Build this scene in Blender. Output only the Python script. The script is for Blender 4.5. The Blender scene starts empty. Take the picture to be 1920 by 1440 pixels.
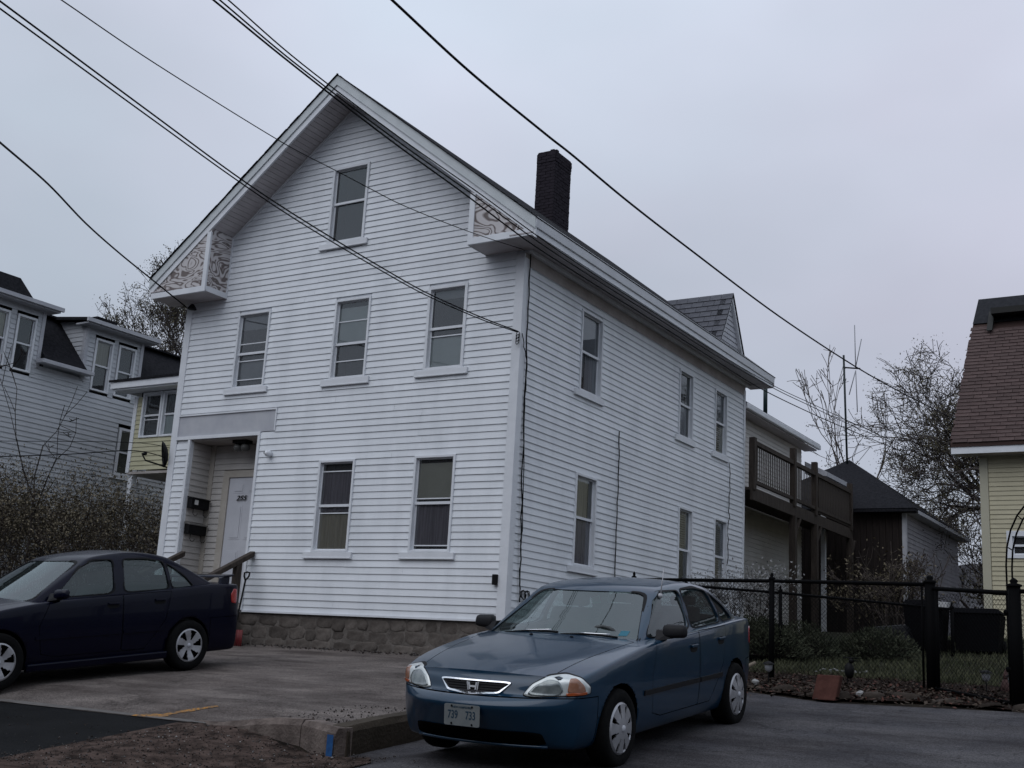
import bpy, bmesh, math, random
import numpy as np
from mathutils import Vector, Matrix
from mathutils.bvhtree import BVHTree
random.seed(7)
rad = math.radians
C = bpy.context.scene.collection
S = bpy.context.scene

# ------------------------------------------------------------------ camera
def cam_axes(yaw, pitch, roll):
    cy, sy, cp, sp = math.cos(yaw), math.sin(yaw), math.cos(pitch), math.sin(pitch)
    f = Vector((sy*cp, cy*cp, sp)); r = Vector((cy, -sy, 0)); u = r.cross(f)
    cr, sr = math.cos(roll), math.sin(roll)
    return cr*r+sr*u, -sr*r+cr*u, f
cd = bpy.data.cameras.new('camera'); cam = bpy.data.objects.new('camera', cd); C.objects.link(cam)
r_, u_, f_ = cam_axes(-0.5616, 0.2279, 0.0576)
cam.matrix_world = Matrix(((r_.x, u_.x, -f_.x, 9.5206), (r_.y, u_.y, -f_.y, -15.2887), (r_.z, u_.z, -f_.z, -0.5011), (0, 0, 0, 1)))
cd.sensor_width = 36; cd.lens = 2190.1/1920*36; cd.clip_start = .1; cd.clip_end = 2000
S.camera = cam
S.render.resolution_x, S.render.resolution_y = 1024, 768

# ------------------------------------------------------------------ sky, sun, exposure
SUN_EL, SUN_AZ = 52, 190          # hidden behind the cloud deck
w = bpy.data.worlds.new('World'); S.world = w; w.use_nodes = True
nt = w.node_tree; nt.nodes.clear(); N = nt.nodes.new; L = nt.links.new
out = N('ShaderNodeOutputWorld'); bg = N('ShaderNodeBackground'); bg.inputs[1].default_value = .1
sky = N('ShaderNodeTexSky'); sky.sky_type = 'NISHITA'; sky.sun_disc = False
sky.sun_elevation = rad(SUN_EL); sky.sun_rotation = rad(SUN_AZ)
tc = N('ShaderNodeTexCoord'); mp = N('ShaderNodeMapping'); mp.inputs['Scale'].default_value = (1.0, 1.0, 1.8)
L(tc.outputs['Generated'], mp.inputs[0])
n1 = N('ShaderNodeTexNoise'); n1.inputs['Scale'].default_value = 2.6; n1.inputs['Detail'].default_value = 4; n1.inputs['Roughness'].default_value = .42
L(mp.outputs[0], n1.inputs['Vector'])
sep = N('ShaderNodeSeparateXYZ'); L(tc.outputs['Generated'], sep.inputs[0])
# overcast luminance: darker at the horizon, brighter towards the zenith
el = N('ShaderNodeMapRange'); el.inputs[1].default_value = 0; el.inputs[2].default_value = .62; el.inputs[3].default_value = 4.0; el.inputs[4].default_value = 8.0
L(sep.outputs['Z'], el.inputs[0])
nv = N('ShaderNodeMapRange'); nv.inputs[1].default_value = .3; nv.inputs[2].default_value = .72; nv.inputs[3].default_value = .86; nv.inputs[4].default_value = 1.11
L(n1.outputs['Fac'], nv.inputs[0])
mul = N('ShaderNodeMath'); mul.operation = 'MULTIPLY'; L(el.outputs[0], mul.inputs[0]); L(nv.outputs[0], mul.inputs[1])
n2 = N('ShaderNodeTexNoise'); n2.inputs['Scale'].default_value = 1.6; n2.inputs['Detail'].default_value = 3; L(mp.outputs[0], n2.inputs['Vector'])
cr = N('ShaderNodeValToRGB'); cr.color_ramp.elements[0].position = .35; cr.color_ramp.elements[1].position = .68
cr.color_ramp.elements[0].color = (.85, .993, 1.15, 1); cr.color_ramp.elements[1].color = (.945, .970, 1.155, 1)
L(n2.outputs['Fac'], cr.inputs[0])
vm = N('ShaderNodeVectorMath'); vm.operation = 'SCALE'; L(cr.outputs[0], vm.inputs[0]); L(mul.outputs[0], vm.inputs['Scale'])
mx = N('ShaderNodeMixRGB'); mx.inputs[0].default_value = .95; L(sky.outputs[0], mx.inputs[1]); L(vm.outputs[0], mx.inputs[2])
L(mx.outputs[0], bg.inputs[0]); L(bg.outputs[0], out.inputs[0])
sd = bpy.data.lights.new('sun', 'SUN'); sd.energy = .95; sd.angle = rad(60); sd.color = (.97, .98, 1.0)
so = bpy.data.objects.new('sun', sd); C.objects.link(so)
_d = Vector((math.sin(rad(SUN_AZ))*math.cos(rad(SUN_EL)), math.cos(rad(SUN_AZ))*math.cos(rad(SUN_EL)), math.sin(rad(SUN_EL))))
so.rotation_euler = (-_d).to_track_quat('-Z', 'Y').to_euler()
vs = S.view_settings; vs.view_transform = 'Standard'; vs.look = 'None'; vs.exposure = 0; vs.gamma = 1; vs.use_curve_mapping = False

# ------------------------------------------------------------------ materials
MATS = {}
def mat(name, col, rough=.6, col2=None, scale=8., detail=4, bump=0., bscale=None, metal=0., coat=0., stretch=(1, 1, 1), rnd=0., spec=.3, ramp=(.35, .65)):
    if name in MATS: return MATS[name]
    m = bpy.data.materials.new(name); m.use_nodes = True; MATS[name] = m
    t = m.node_tree; b = t.nodes['Principled BSDF']
    b.inputs['Roughness'].default_value = rough; b.inputs['Metallic'].default_value = metal
    b.inputs['Specular IOR Level'].default_value = spec
    if coat: b.inputs['Coat Weight'].default_value = coat; b.inputs['Coat Roughness'].default_value = .04
    tcn = t.nodes.new('ShaderNodeTexCoord'); mpn = t.nodes.new('ShaderNodeMapping'); mpn.inputs['Scale'].default_value = stretch
    t.links.new(tcn.outputs['Object'], mpn.inputs[0])
    src = None
    if col2 is not None:
        nz = t.nodes.new('ShaderNodeTexNoise'); nz.inputs['Scale'].default_value = scale; nz.inputs['Detail'].default_value = detail; nz.inputs['Roughness'].default_value = .62
        t.links.new(mpn.outputs[0], nz.inputs['Vector'])
        rp = t.nodes.new('ShaderNodeValToRGB'); rp.color_ramp.elements[0].position, rp.color_ramp.elements[1].position = ramp
        rp.color_ramp.elements[0].color = (*col, 1); rp.color_ramp.elements[1].color = (*col2, 1)
        t.links.new(nz.outputs['Fac'], rp.inputs[0]); src = rp.outputs[0]
    else:
        rgb = t.nodes.new('ShaderNodeRGB'); rgb.outputs[0].default_value = (*col, 1); src = rgb.outputs[0]
    if rnd:
        oi = t.nodes.new('ShaderNodeObjectInfo'); mr = t.nodes.new('ShaderNodeMapRange')
        mr.inputs[3].default_value = 1-rnd; mr.inputs[4].default_value = 1+rnd
        t.links.new(oi.outputs['Random'], mr.inputs[0])
        sc = t.nodes.new('ShaderNodeVectorMath'); sc.operation = 'SCALE'
        t.links.new(src, sc.inputs[0]); t.links.new(mr.outputs[0], sc.inputs['Scale']); src = sc.outputs[0]
    t.links.new(src, b.inputs['Base Color'])
    if bump:
        n2_ = t.nodes.new('ShaderNodeTexNoise'); n2_.inputs['Scale'].default_value = bscale or scale*3; n2_.inputs['Detail'].default_value = 5
        t.links.new(mpn.outputs[0], n2_.inputs['Vector'])
        bp = t.nodes.new('ShaderNodeBump'); bp.inputs['Strength'].default_value = bump; bp.inputs['Distance'].default_value = .02
        t.links.new(n2_.outputs['Fac'], bp.inputs['Height']); t.links.new(bp.outputs[0], b.inputs['Normal'])
    return m
def glass(name, tint=(.55, .62, .62), dark=(.03, .035, .04), mixdark=.35, rough=.02, refl=1.45):
    if name in MATS: return MATS[name]
    m = bpy.data.materials.new(name); m.use_nodes = True; MATS[name] = m
    t = m.node_tree; t.nodes.clear(); o = t.nodes.new('ShaderNodeOutputMaterial')
    tr = t.nodes.new('ShaderNodeBsdfTransparent'); tr.inputs[0].default_value = (*tint, 1)
    df = t.nodes.new('ShaderNodeBsdfDiffuse'); df.inputs[0].default_value = (*dark, 1)
    m1 = t.nodes.new('ShaderNodeMixShader'); m1.inputs[0].default_value = mixdark
    t.links.new(tr.outputs[0], m1.inputs[1]); t.links.new(df.outputs[0], m1.inputs[2])
    gl = t.nodes.new('ShaderNodeBsdfGlossy'); gl.inputs['Roughness'].default_value = rough; gl.inputs[0].default_value = (.90, .97, .98, 1)
    fr = t.nodes.new('ShaderNodeFresnel'); fr.inputs[0].default_value = refl
    m2 = t.nodes.new('ShaderNodeMixShader'); t.links.new(fr.outputs[0], m2.inputs[0])
    t.links.new(m1.outputs[0], m2.inputs[1]); t.links.new(gl.outputs[0], m2.inputs[2]); t.links.new(m2.outputs[0], o.inputs[0])
    return m

# ------------------------------------------------------------------ mesh builder and scene bookkeeping
class MB:
    def __init__(s): s.v = []; s.f = []; s.m = []; s.mi = 0
    def mat(s, i): s.mi = i; return s
    def poly(s, pts):
        n = len(s.v); s.v += [tuple(p) for p in pts]; s.f.append(tuple(range(n, n+len(pts)))); s.m.append(s.mi)
    def hexa(s, p):                       # 8 corners: bottom ring 0-3, top ring 4-7
        n = len(s.v); s.v += [tuple(q) for q in p]
        for q in ((0, 3, 2, 1), (4, 5, 6, 7), (0, 1, 5, 4), (1, 2, 6, 5), (2, 3, 7, 6), (3, 0, 4, 7)):
            s.f.append(tuple(n+i for i in q)); s.m.append(s.mi)
    def box(s, x0, x1, y0, y1, z0, z1, fr=None):
        p = [(x0, y0, z0), (x1, y0, z0), (x1, y1, z0), (x0, y1, z0), (x0, y0, z1), (x1, y0, z1), (x1, y1, z1), (x0, y1, z1)]
        s.hexa([fr(*q) for q in p] if fr else p)
    def prism(s, pts, off):               # polygon (3d points) extruded by vector
        n = len(s.v); k = len(pts); off = Vector(off)
        s.v += [tuple(p) for p in pts]+[tuple(Vector(p)+off) for p in pts]
        s.f.append(tuple(range(n+k-1, n-1, -1))); s.f.append(tuple(range(n+k, n+2*k))); s.m += [s.mi]*2
        for i in range(k):
            j = (i+1) % k; s.f.append((n+i, n+j, n+k+j, n+k+i)); s.m.append(s.mi)
    def tube(s, path, r, n=6, caps=True):
        path = [Vector(p) for p in path]; rs = r if isinstance(r, (list, tuple)) else [r]*len(path)
        b0 = len(s.v); prev = None
        for i, p in enumerate(path):
            d = (path[min(i+1, len(path)-1)]-path[max(i-1, 0)])
            if d.length < 1e-9: d = Vector((0, 0, 1))
            d.normalize()
            if prev is None: a = d.orthogonal().normalized()
            else:
                a = prev-d*prev.dot(d); a = a.normalized() if a.length > 1e-6 else d.orthogonal().normalized()
            prev = a; b = d.cross(a)
            for k in range(n):
                t = 2*math.pi*k/n; s.v.append(tuple(p+(a*math.cos(t)+b*math.sin(t))*rs[i]))
        for i in range(len(path)-1):
            for k in range(n):
                q = b0+i*n; s.f.append((q+k, q+(k+1) % n, q+n+(k+1) % n, q+n+k)); s.m.append(s.mi)
        if caps:
            s.f.append(tuple(b0+k for k in range(n-1, -1, -1))); s.f.append(tuple(b0+(len(path)-1)*n+k for k in range(n))); s.m += [s.mi]*2
    def lathe(s, prof, center, axis='z', n=16, sx=1., sy=1.):   # prof: (radius, height)
        b0 = len(s.v); cx, cy, cz = center
        for (r, h) in prof:
            for k in range(n):
                t = 2*math.pi*k/n; a, b = r*math.cos(t)*sx, r*math.sin(t)*sy
                s.v.append((cx+a, cy+b, cz+h) if axis == 'z' else ((cx+a, cy+h, cz+b) if axis == 'y' else (cx+h, cy+a, cz+b)))
        for i in range(len(prof)-1):
            for k in range(n):
                q = b0+i*n; s.f.append((q+k, q+(k+1) % n, q+n+(k+1) % n, q+n+k)); s.m.append(s.mi)
    def ball(s, c, rx, ry, rz, n=8, m=5):
        s.lathe([(max(1e-4, math.sin(math.pi*i/m)), -math.cos(math.pi*i/m)) for i in range(m+1)], (0, 0, 0), n=n)
        for i in range(len(s.v)-n*(m+1), len(s.v)):
            x, y, z = s.v[i]; s.v[i] = (c[0]+x*rx, c[1]+y*ry, c[2]+z*rz)
    def build(s, name, mats, parent=None, smooth=False, local=False, bevel=0):
        me = bpy.data.meshes.new(name); me.from_pydata(s.v, [], s.f)
        mats = mats if isinstance(mats, (list, tuple)) else [mats]
        for q in mats: me.materials.append(q)
        if len(mats) > 1: me.polygons.foreach_set('material_index', s.m)
        me.polygons.foreach_set('use_smooth', [bool(smooth)]*len(me.polygons)); me.update()
        o = link(name, me, parent, local)
        if bevel:
            bv = o.modifiers.new('bevel', 'BEVEL'); bv.width = bevel; bv.segments = 2; bv.limit_method = 'ANGLE'; bv.angle_limit = rad(40)
        return o
def link(name, me, parent=None, local=False):
    o = bpy.data.objects.new(name, me); C.objects.link(o)
    if parent:
        o.parent = parent
        if not local and parent.type == 'EMPTY': o.matrix_parent_inverse = Matrix.Translation(-parent.location)
    return o
def tag(o, label, cat, group=None):
    o['label'] = label; o['category'] = cat
    if group: o['group'] = group
    return o
def thing(name, label, cat, loc=(0, 0, 0), rot=(0, 0, 0), group=None):
    o = bpy.data.objects.new(name, None); C.objects.link(o); o.location = loc; o.rotation_euler = rot; o.empty_display_size = .2
    return tag(o, label, cat, group)
def struct(o): o['kind'] = 'structure'; return o
def stuff(o): o['kind'] = 'stuff'; return o
def copy_tree(o, parent=None):
    c = o.copy(); C.objects.link(c)
    if parent: c.parent = parent
    for ch in list(o.children): copy_tree(ch, c)
    return c
def F_y(y0): return lambda u, w_, z: (u, y0-w_, z)         # wall facing -y
def F_x(x0): return lambda u, w_, z: (x0+w_, u, z)         # wall facing +x
def lerp(a, b, t): return a+(b-a)*t
def text_mesh(mb, s_, size, fr, u0, z0, depth=.002, italic=0., sx=1.):
    cu = bpy.data.curves.new('txt', 'FONT'); cu.body = s_; cu.size = size; cu.extrude = depth/2; cu.align_x = 'CENTER'; cu.align_y = 'CENTER'; cu.shear = italic; cu.offset = size*.014
    o = bpy.data.objects.new('txt', cu); C.objects.link(o); dg = bpy.context.evaluated_depsgraph_get()
    me = bpy.data.meshes.new_from_object(o.evaluated_get(dg)); n = len(mb.v)
    for v in me.vertices: mb.v.append(fr(u0+v.co.x*sx, v.co.z+depth, z0+v.co.y))
    for p in me.polygons: mb.f.append(tuple(n+i for i in p.vertices)); mb.m.append(mb.mi)
    bpy.data.objects.remove(o); bpy.data.curves.remove(cu); bpy.data.meshes.remove(me)

# ------------------------------------------------------------------ shared materials
VINYL = mat('white_vinyl', (.62, .645, .68), .5, (.73, .755, .79), 1.1, 7, stretch=(1.4, 1.4, .5), rnd=.035, ramp=(.3, .55))
TRIM = mat('white_trim', (.64, .66, .695), .5, (.71, .73, .765), 3)
TRIMB = mat('aged_trim', (.50, .535, .55), .5, (.57, .60, .615), 3)
TRIMG = mat('grey_trim', (.40, .41, .45), .55, (.46, .47, .50), 3)
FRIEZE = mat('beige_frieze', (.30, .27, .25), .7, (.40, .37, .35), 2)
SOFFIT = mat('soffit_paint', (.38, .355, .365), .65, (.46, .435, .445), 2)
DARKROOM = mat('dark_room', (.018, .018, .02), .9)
PANE = glass('window_pane', (.86, .88, .90), (.20, .205, .22), .16, .02, 1.75)  # grey diffuse film mixed in to lift the unlit panes
SHADE = mat('window_shade', (.66, .72, .70), .8, (.74, .79, .77), 2)
CURTB = mat('beige_curtain', (.55, .49, .37), .9, (.74, .68, .54), 3, stretch=(9, 9, .3))
CURTW = mat('white_curtain', (.45, .46, .5), .9, (.72, .72, .75), 3, stretch=(9, 9, .3))
CURTD = mat('dark_curtain', (.24, .21, .25), .9, (.42, .38, .43), 3, stretch=(9, 9, .3))
ROOFDK = mat('dark_shingle', (.010, .0105, .013), .95, (.021, .021, .025), 14, bump=.4, spec=.08)
ROOFGR = mat('grey_shingle', (.085, .088, .104), .9, (.11, .113, .13), 9, bump=.3, rnd=.07)
BLACK = mat('black_metal', (.003, .003, .0035), .7, spec=.04)
BLACKP = mat('black_plastic', (.005, .005, .006), .6, spec=.15)
CABLE = mat('black_cable', (.006, .006, .008), .7, spec=.1)
WOODDK = mat('weathered_wood', (.030, .023, .019), .85, (.058, .046, .038), 3, bump=.3, stretch=(6, 6, 1))
# ------------------------------------------------------------------ terrain
def sstep(a, b, x):
    t = min(1, max(0, (x-a)/(b-a))); return t*t*(3-2*t)
def base(x, y):
    if y > 9: z = .33+.4*(1-math.exp(-(y-9)*.1/.4))*.3
    elif y > -13: z = -.57+.1*y
    else: z = -1.87+.03*(y+13)
    return z
def drop(x, y):      # gutter hollow round the curbed driveway corner
    a = math.exp(-((x-3.1)/.42)**2) if x > 2.2 else math.exp(-((x-2.2)/.6)**2)*math.exp(-(.9/.42)**2)+.0
    gx = sstep(1.6, 2.7, x)*(1-sstep(3.25, 4.0, x))
    gy = sstep(-10.5, -8.2, y)*(1-sstep(-6.3, -4.6, y))
    return .11*gx*gy
def hz(x, y):
    dx = sstep(2.82, 2.93, x); dy = 1-sstep(-7.12, -7.02, y)
    k = max(dx if y < -2 else 0, dy if x > .8 else 0)
    return base(x, y)-drop(x, y)*k
def sheet(name, A, B, off, m, nu=60, nv=30, hfun=None, jit=0., thick=False):
    def samp(P, t):
        t *= len(P)-1; i = min(int(t), len(P)-2); return lerp(Vector((*P[i], 0)), Vector((*P[i+1], 0)), t-i)
    b = MB(); rg = random.Random(len(name))
    for j in range(nv+1):
        for i in range(nu+1):
            p = lerp(samp(A, i/nu), samp(B, i/nu), j/nv)
            if jit and j in (0, nv): p += Vector((rg.uniform(-jit, jit), rg.uniform(-jit, jit), 0))
            b.v.append((p.x, p.y, (hfun or hz)(p.x, p.y)+off))
    for j in range(nv):
        for i in range(nu):
            q = j*(nu+1)+i; b.f.append((q, q+1, q+nu+2, q+nu+1)); b.m.append(0)
    return struct(b.build(name, m, smooth=True))
EARTH = mat('earth', (.010, .008, .007), .95, (.026, .021, .016), 5, 6, bump=.6, bscale=30, spec=.05)
def axis_pts(segs):
    o = []
    for a, b, n in segs: o += [lerp(a, b, i/n) for i in range(n)]
    return o+[segs[-1][1]]
gx = axis_pts([(-120, -14, 20), (-14, .6, 20), (.6, 4.2, 40), (4.2, 12, 20), (12, 120, 18)])
gy = axis_pts([(-80, -14, 14), (-14, -9, 12), (-9, -4.5, 40), (-4.5, 12, 24), (12, 220, 30)])
b = MB()
for y in gy:
    for x in gx: b.v.append((x, y, hz(x, y)-.02))
n = len(gx)
for j in range(len(gy)-1):
    for i in range(n-1): b.f.append((j*n+i, j*n+i+1, (j+1)*n+i+1, (j+1)*n+i)); b.m.append(0)
struct(b.build('ground', EARTH, smooth=True))
def asphalt(name, c1, c2, c3, rough=.85):
    m = mat(name, c1, rough, c2, 1.3, 6, bump=.35, bscale=90, spec=.08)
    t = m.node_tree; bs = t.nodes['Principled BSDF']; src = bs.inputs['Base Color'].links[0].from_socket
    tcn = [q for q in t.nodes if q.type == 'TEX_COORD'][0]
    vo = t.nodes.new('ShaderNodeTexVoronoi'); vo.inputs['Scale'].default_value = 110; t.links.new(tcn.outputs['Object'], vo.inputs['Vector'])
    rp = t.nodes.new('ShaderNodeValToRGB'); rp.color_ramp.elements[0].position = .05; rp.color_ramp.elements[1].position = .5
    rp.color_ramp.elements[0].color = (*c3, 1); rp.color_ramp.elements[1].color = (1, 1, 1, 1)
    sepc = t.nodes.new('ShaderNodeSeparateColor'); t.links.new(vo.outputs['Color'], sepc.inputs[0])
    mr = t.nodes.new('ShaderNodeMapRange'); mr.inputs[3].default_value = .55; mr.inputs[4].default_value = 1.5; t.links.new(sepc.outputs[0], mr.inputs[0])
    sc = t.nodes.new('ShaderNodeVectorMath'); sc.operation = 'SCALE'; t.links.new(src, sc.inputs[0]); t.links.new(mr.outputs[0], sc.inputs['Scale'])
    # large stains, long patches
    mp2 = t.nodes.new('ShaderNodeMapping'); mp2.inputs['Scale'].default_value = (.5, 1.6, 1); t.links.new(tcn.outputs['Object'], mp2.inputs[0])
    nz = t.nodes.new('ShaderNodeTexNoise'); nz.inputs['Scale'].default_value = 1.1; nz.inputs['Detail'].default_value = 7; nz.inputs['Roughness'].default_value = .7
    t.links.new(mp2.outputs[0], nz.inputs['Vector'])
    r2 = t.nodes.new('ShaderNodeValToRGB'); r2.color_ramp.elements[0].position = .36; r2.color_ramp.elements[1].position = .6
    r2.color_ramp.elements[0].color = (*c3, 1); r2.color_ramp.elements[1].color = (1, 1, 1, 1); t.links.new(nz.outputs['Fac'], r2.inputs[0])
    # cracks
    vc = t.nodes.new('ShaderNodeTexVoronoi'); vc.feature = 'DISTANCE_TO_EDGE'; vc.inputs['Scale'].default_value = .55
    nd = t.nodes.new('ShaderNodeTexNoise'); nd.inputs['Scale'].default_value = 2.5; nd.inputs['Detail'].default_value = 5; t.links.new(tcn.outputs['Object'], nd.inputs['Vector'])
    ad = t.nodes.new('ShaderNodeVectorMath'); ad.operation = 'MULTIPLY_ADD'; ad.inputs[1].default_value = (.9, .9, .9)
    t.links.new(nd.outputs['Color'], ad.inputs[0]); t.links.new(tcn.outputs['Object'], ad.inputs[2]); t.links.new(ad.outputs[0], vc.inputs['Vector'])
    r3 = t.nodes.new('ShaderNodeValToRGB'); r3.color_ramp.elements[0].position = .004; r3.color_ramp.elements[1].position = .012
    r3.color_ramp.elements[0].color = (.68, .68, .68, 1); r3.color_ramp.elements[1].color = (1, 1, 1, 1); t.links.new(vc.outputs['Distance'], r3.inputs[0])
    mm = t.nodes.new('ShaderNodeMixRGB'); mm.blend_type = 'MULTIPLY'; mm.inputs[0].default_value = 1; t.links.new(sc.outputs[0], mm.inputs[1]); t.links.new(r2.outputs[0], mm.inputs[2])
    m3 = t.nodes.new('ShaderNodeMixRGB'); m3.blend_type = 'MULTIPLY'; m3.inputs[0].default_value = 1; t.links.new(mm.outputs[0], m3.inputs[1]); t.links.new(r3.outputs[0], m3.inputs[2])
    t.links.new(m3.outputs[0], bs.inputs['Base Color']); return m
ASPH = asphalt('worn_asphalt', (.104, .090, .084), (.164, .142, .131), (.5, .48, .48))
ASPB = asphalt('lot_asphalt', (.053, .052, .058), (.080, .077, .081), (.52, .5, .5))
ASPD = asphalt('fresh_asphalt', (.0042, .0046, .0054), (.008, .0084, .0094), (.6, .6, .6), .8)
GRAVEL = mat('gravel_dirt', (.018, .013, .011), .95, (.095, .068, .058), 6, 8, bump=.9, bscale=60, spec=.05)
def hdrive(x, y): return base(x, y)+.08*sstep(-.4, -3.5, y)*(1 if y > -6.3 else lerp(.0, 1, max(sstep(-7.2, -6.3, y), sstep(1.2, 2.2, x))))
sheet('road', [(-60, -7.25), (-14, -7.3), (2, -7.6), (3.3, -7.8), (9, -8), (60, -8)], [(-60, -30), (-14, -30), (2, -30), (3.3, -30), (9, -30), (60, -30)], -.008, ASPB, 120, 60)
sheet('parking_lot', [(3.03, -2.6), (4.0, -1.62), (5.6, -2.35), (7.6, -2.0), (9.5, -2.6), (30, -3)], [(3.03, -8.4), (4.0, -8.4), (5.6, -8.4), (7.6, -8.4), (9.5, -8.4), (30, -8.4)], -.004, ASPB, 90, 60)
sheet('driveway', [(-40, -.05), (-8, -.05), (1.0, -.05), (1.3, -.05), (2.4, -.05), (2.86, -.25)], [(-40, -7.18), (-8, -7.16), (1.0, -7.15), (1.3, -6.98), (2.4, -7.0), (2.84, -7.14)], .004, ASPH, 120, 50, hdrive)
struct(bpy.data.objects['driveway'])
sheet('walkway_apron', [(-40, -7.17), (-10, -7.19), (-3, -7.17), (1.15, -7.15), (1.32, -7.2)], [(-40, -14), (-10, -13), (-3, -11.6), (1.0, -9.75), (2.0, -9.0)], .002, ASPD, 90, 30, jit=.02)
sheet('dirt_verge', [(.95, -7.165), (1.6, -7.13), (2.2, -7.2), (3.0, -7.32), (3.25, -7.2)], [(1.35, -9.8), (2.3, -9.4), (3.0, -8.9), (3.5, -8.1), (3.5, -7.5)], .006, GRAVEL, 50, 40, jit=.05)
LAWN = mat('lawn_soil', (.010, .011, .007), .95, (.026, .026, .018), 4, 6, bump=.6, bscale=40, spec=.05)
BED = mat('garden_bed_soil', (.008, .006, .005), .95, (.03, .019, .015), 7, 6, bump=.9, bscale=40, spec=.05)
sheet('lawn', [(2.2, -.2), (4.2, .2), (6.4, .2), (8, -.4), (20, -1)], [(-2, 30), (4.2, 30), (6.4, 30), (10, 30), (30, 30)], .0, LAWN, 50, 40)
sheet('garden_bed', [(3.2, -2.2), (4.3, -1.55), (5.5, -2.15), (6.6, -1.75), (7.7, -2.05), (9.4, -2.5)], [(2.6, .6), (4.3, .7), (5.5, .6), (6.6, .4), (7.8, .0), (9.8, -.6)], .012, BED, 50, 24, jit=.04)

# curb stones round the driveway corner
CURB = mat('old_concrete', (.075, .058, .051), .9, (.17, .137, .122), 5, 6, bump=.6, bscale=40)
CURBD = mat('brown_concrete', (.028, .021, .014), .9, (.05, .039, .028), 4, 6, bump=.5, bscale=35)
BLUEP = mat('blue_paint', (.008, .05, .16), .8, (.014, .085, .24), 20)
def curb(name, label, pts, m, wdt=.16, top=.0):
    b = MB(); rg = random.Random(sum(map(ord, label))); nseg = len(pts)-1; rows = []
    for i, (x, y, nx, ny, tz) in enumerate(pts):
        zt = hdrive(x, y)+tz; zb = hz(x+nx*.12, y+ny*.12)-.12
        j = lambda a: rg.uniform(-a, a)
        rows.append([(x+nx*.015+j(.006), y+ny*.015+j(.006), zb), (x+nx*.01+j(.006), y+ny*.01+j(.006), zt-.05), (x-nx*.02+j(.006), y-ny*.02, zt+j(.008)), (x-nx*wdt, y-ny*wdt, zt+.004+j(.006)), (x-nx*wdt, y-ny*wdt, zb)])
    k0 = len(b.v)
    for r in rows: b.v += r
    for i in range(nseg):
        for k in range(5):
            a = k0+i*5+k; c = k0+i*5+(k+1) % 5; b.f.append((a, c, c+5, a+5)); b.m.append(0)
    b.f.append(tuple(k0+k for k in range(4, -1, -1))); b.f.append(tuple(k0+nseg*5+k for k in range(5))); b.m += [0, 0]
    return tag(b.build(name, m, bevel=0), label, 'curb', 'curb stones round the driveway corner')
def cpts(a, b_, nrm, t0, t1, n):
    return [(lerp(a[0], b_[0], i/n), lerp(a[1], b_[1], i/n), nrm[0], nrm[1], lerp(t0, t1, i/n)) for i in range(n+1)]
curb('curb_stone', 'long brown curb stone running back beside the blue car', cpts((3.0, -7.22), (3.0, -4.2), (1, 0), .05, .04, 10), CURBD)
cf = curb('curb_stone', 'chipped curb stone with a blue paint mark at the driveway corner', cpts((2.42, -7.12), (2.97, -7.32), (-.3, -.95), .05, .045, 6), CURB)
curb('curb_stone', 'short sloping end curb stone left of the cracked joint', cpts((.98, -7.10), (2.40, -7.115), (-.02, -1), .012, .045, 10), CURB)
b = MB()
for i in range(1):
    a, c = (2.885, -7.338), (2.965, -7.352); z0, z1 = hz(*a)-.02, hdrive(*a)-.01
    b.poly([(a[0], a[1], z0), (c[0], c[1], z0), (c[0], c[1], z1), (a[0], a[1], z1)])
b.build('paint_mark', BLUEP, cf)
ORANGE = mat('orange_spray_paint', (.085, .068, .055), .9, (.34, .16, .03), 34, ramp=(.44, .56))
def spray(label, x0, y0, x1, y1, w_, seed):
    rg = random.Random(seed); b = MB(); n = 10
    d = Vector((x1-x0, y1-y0, 0)); nr = Vector((-d.y, d.x, 0)).normalized()
    L_, R_ = [], []
    for i in range(n+1):
        p = Vector((x0, y0, 0))+d*(i/n)+nr*rg.uniform(-.01, .01); ww = w_*(.35+.65*math.sin(math.pi*(.08+.84*i/n)))*rg.uniform(.6, 1.1)
        for q, s_ in ((L_, 1), (R_, -1)):
            t = p+nr*ww*s_; q.append((t.x, t.y, hdrive(t.x, t.y)+.009))
    for i in range(n): b.poly([L_[i], R_[i], R_[i+1], L_[i+1]])
    tag(b.build('paint_stripe', ORANGE), label, 'paint mark', 'orange spray marks on the driveway edge')
spray('short orange spray stripe touching the dark asphalt edge', .25, -7.12, .62, -7.0, .075, 3)
spray('longer orange spray stripe on the grey driveway', .52, -6.98, .80, -6.55, .065, 9)
# loose stones on the dirt
def pebbles(name, n, fx, r0, r1, m, seed, up=0., h=None):
    rg = random.Random(seed); b = MB()
    for _ in range(n):
        x, y = fx(rg); r = rg.uniform(r0, r1)*rg.choice((.6, 1, 1, 1.5)); z = (h or hz)(x, y)+r*.3+up
        rot = rg.uniform(0, 3); c, s_ = math.cos(rot), math.sin(rot)
        pts = [(1, 0, 0), (-.8, .2, .1), (0, .9, 0), (.1, -.8, .1), (.1, .1, .7), (0, 0, -.6)]
        k = len(b.v)
        for q in pts:
            q = [v*rg.uniform(.75, 1.2)*r for v in q]; b.v.append((x+q[0]*c-q[1]*s_, y+q[0]*s_+q[1]*c, z+q[2]))
        for f in ((0, 2, 4), (2, 1, 4), (1, 3, 4), (3, 0, 4), (2, 0, 5), (1, 2, 5), (3, 1, 5), (0, 3, 5)): b.f.append(tuple(k+i for i in f)); b.m.append(rg.randrange(3))
    return stuff(b.build(name, m))
PB = [mat('stone_brown', (.042, .030, .026), .9, spec=.1), mat('stone_grey', (.085, .08, .078), .9, spec=.1), mat('stone_dark', (.016, .013, .012), .9, spec=.1)]
pebbles('loose_gravel', 2600, lambda r: (r.uniform(1.1, 3.6), r.uniform(-9.4, -7.2)), .003, .0095, PB, 1, .008)
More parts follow.
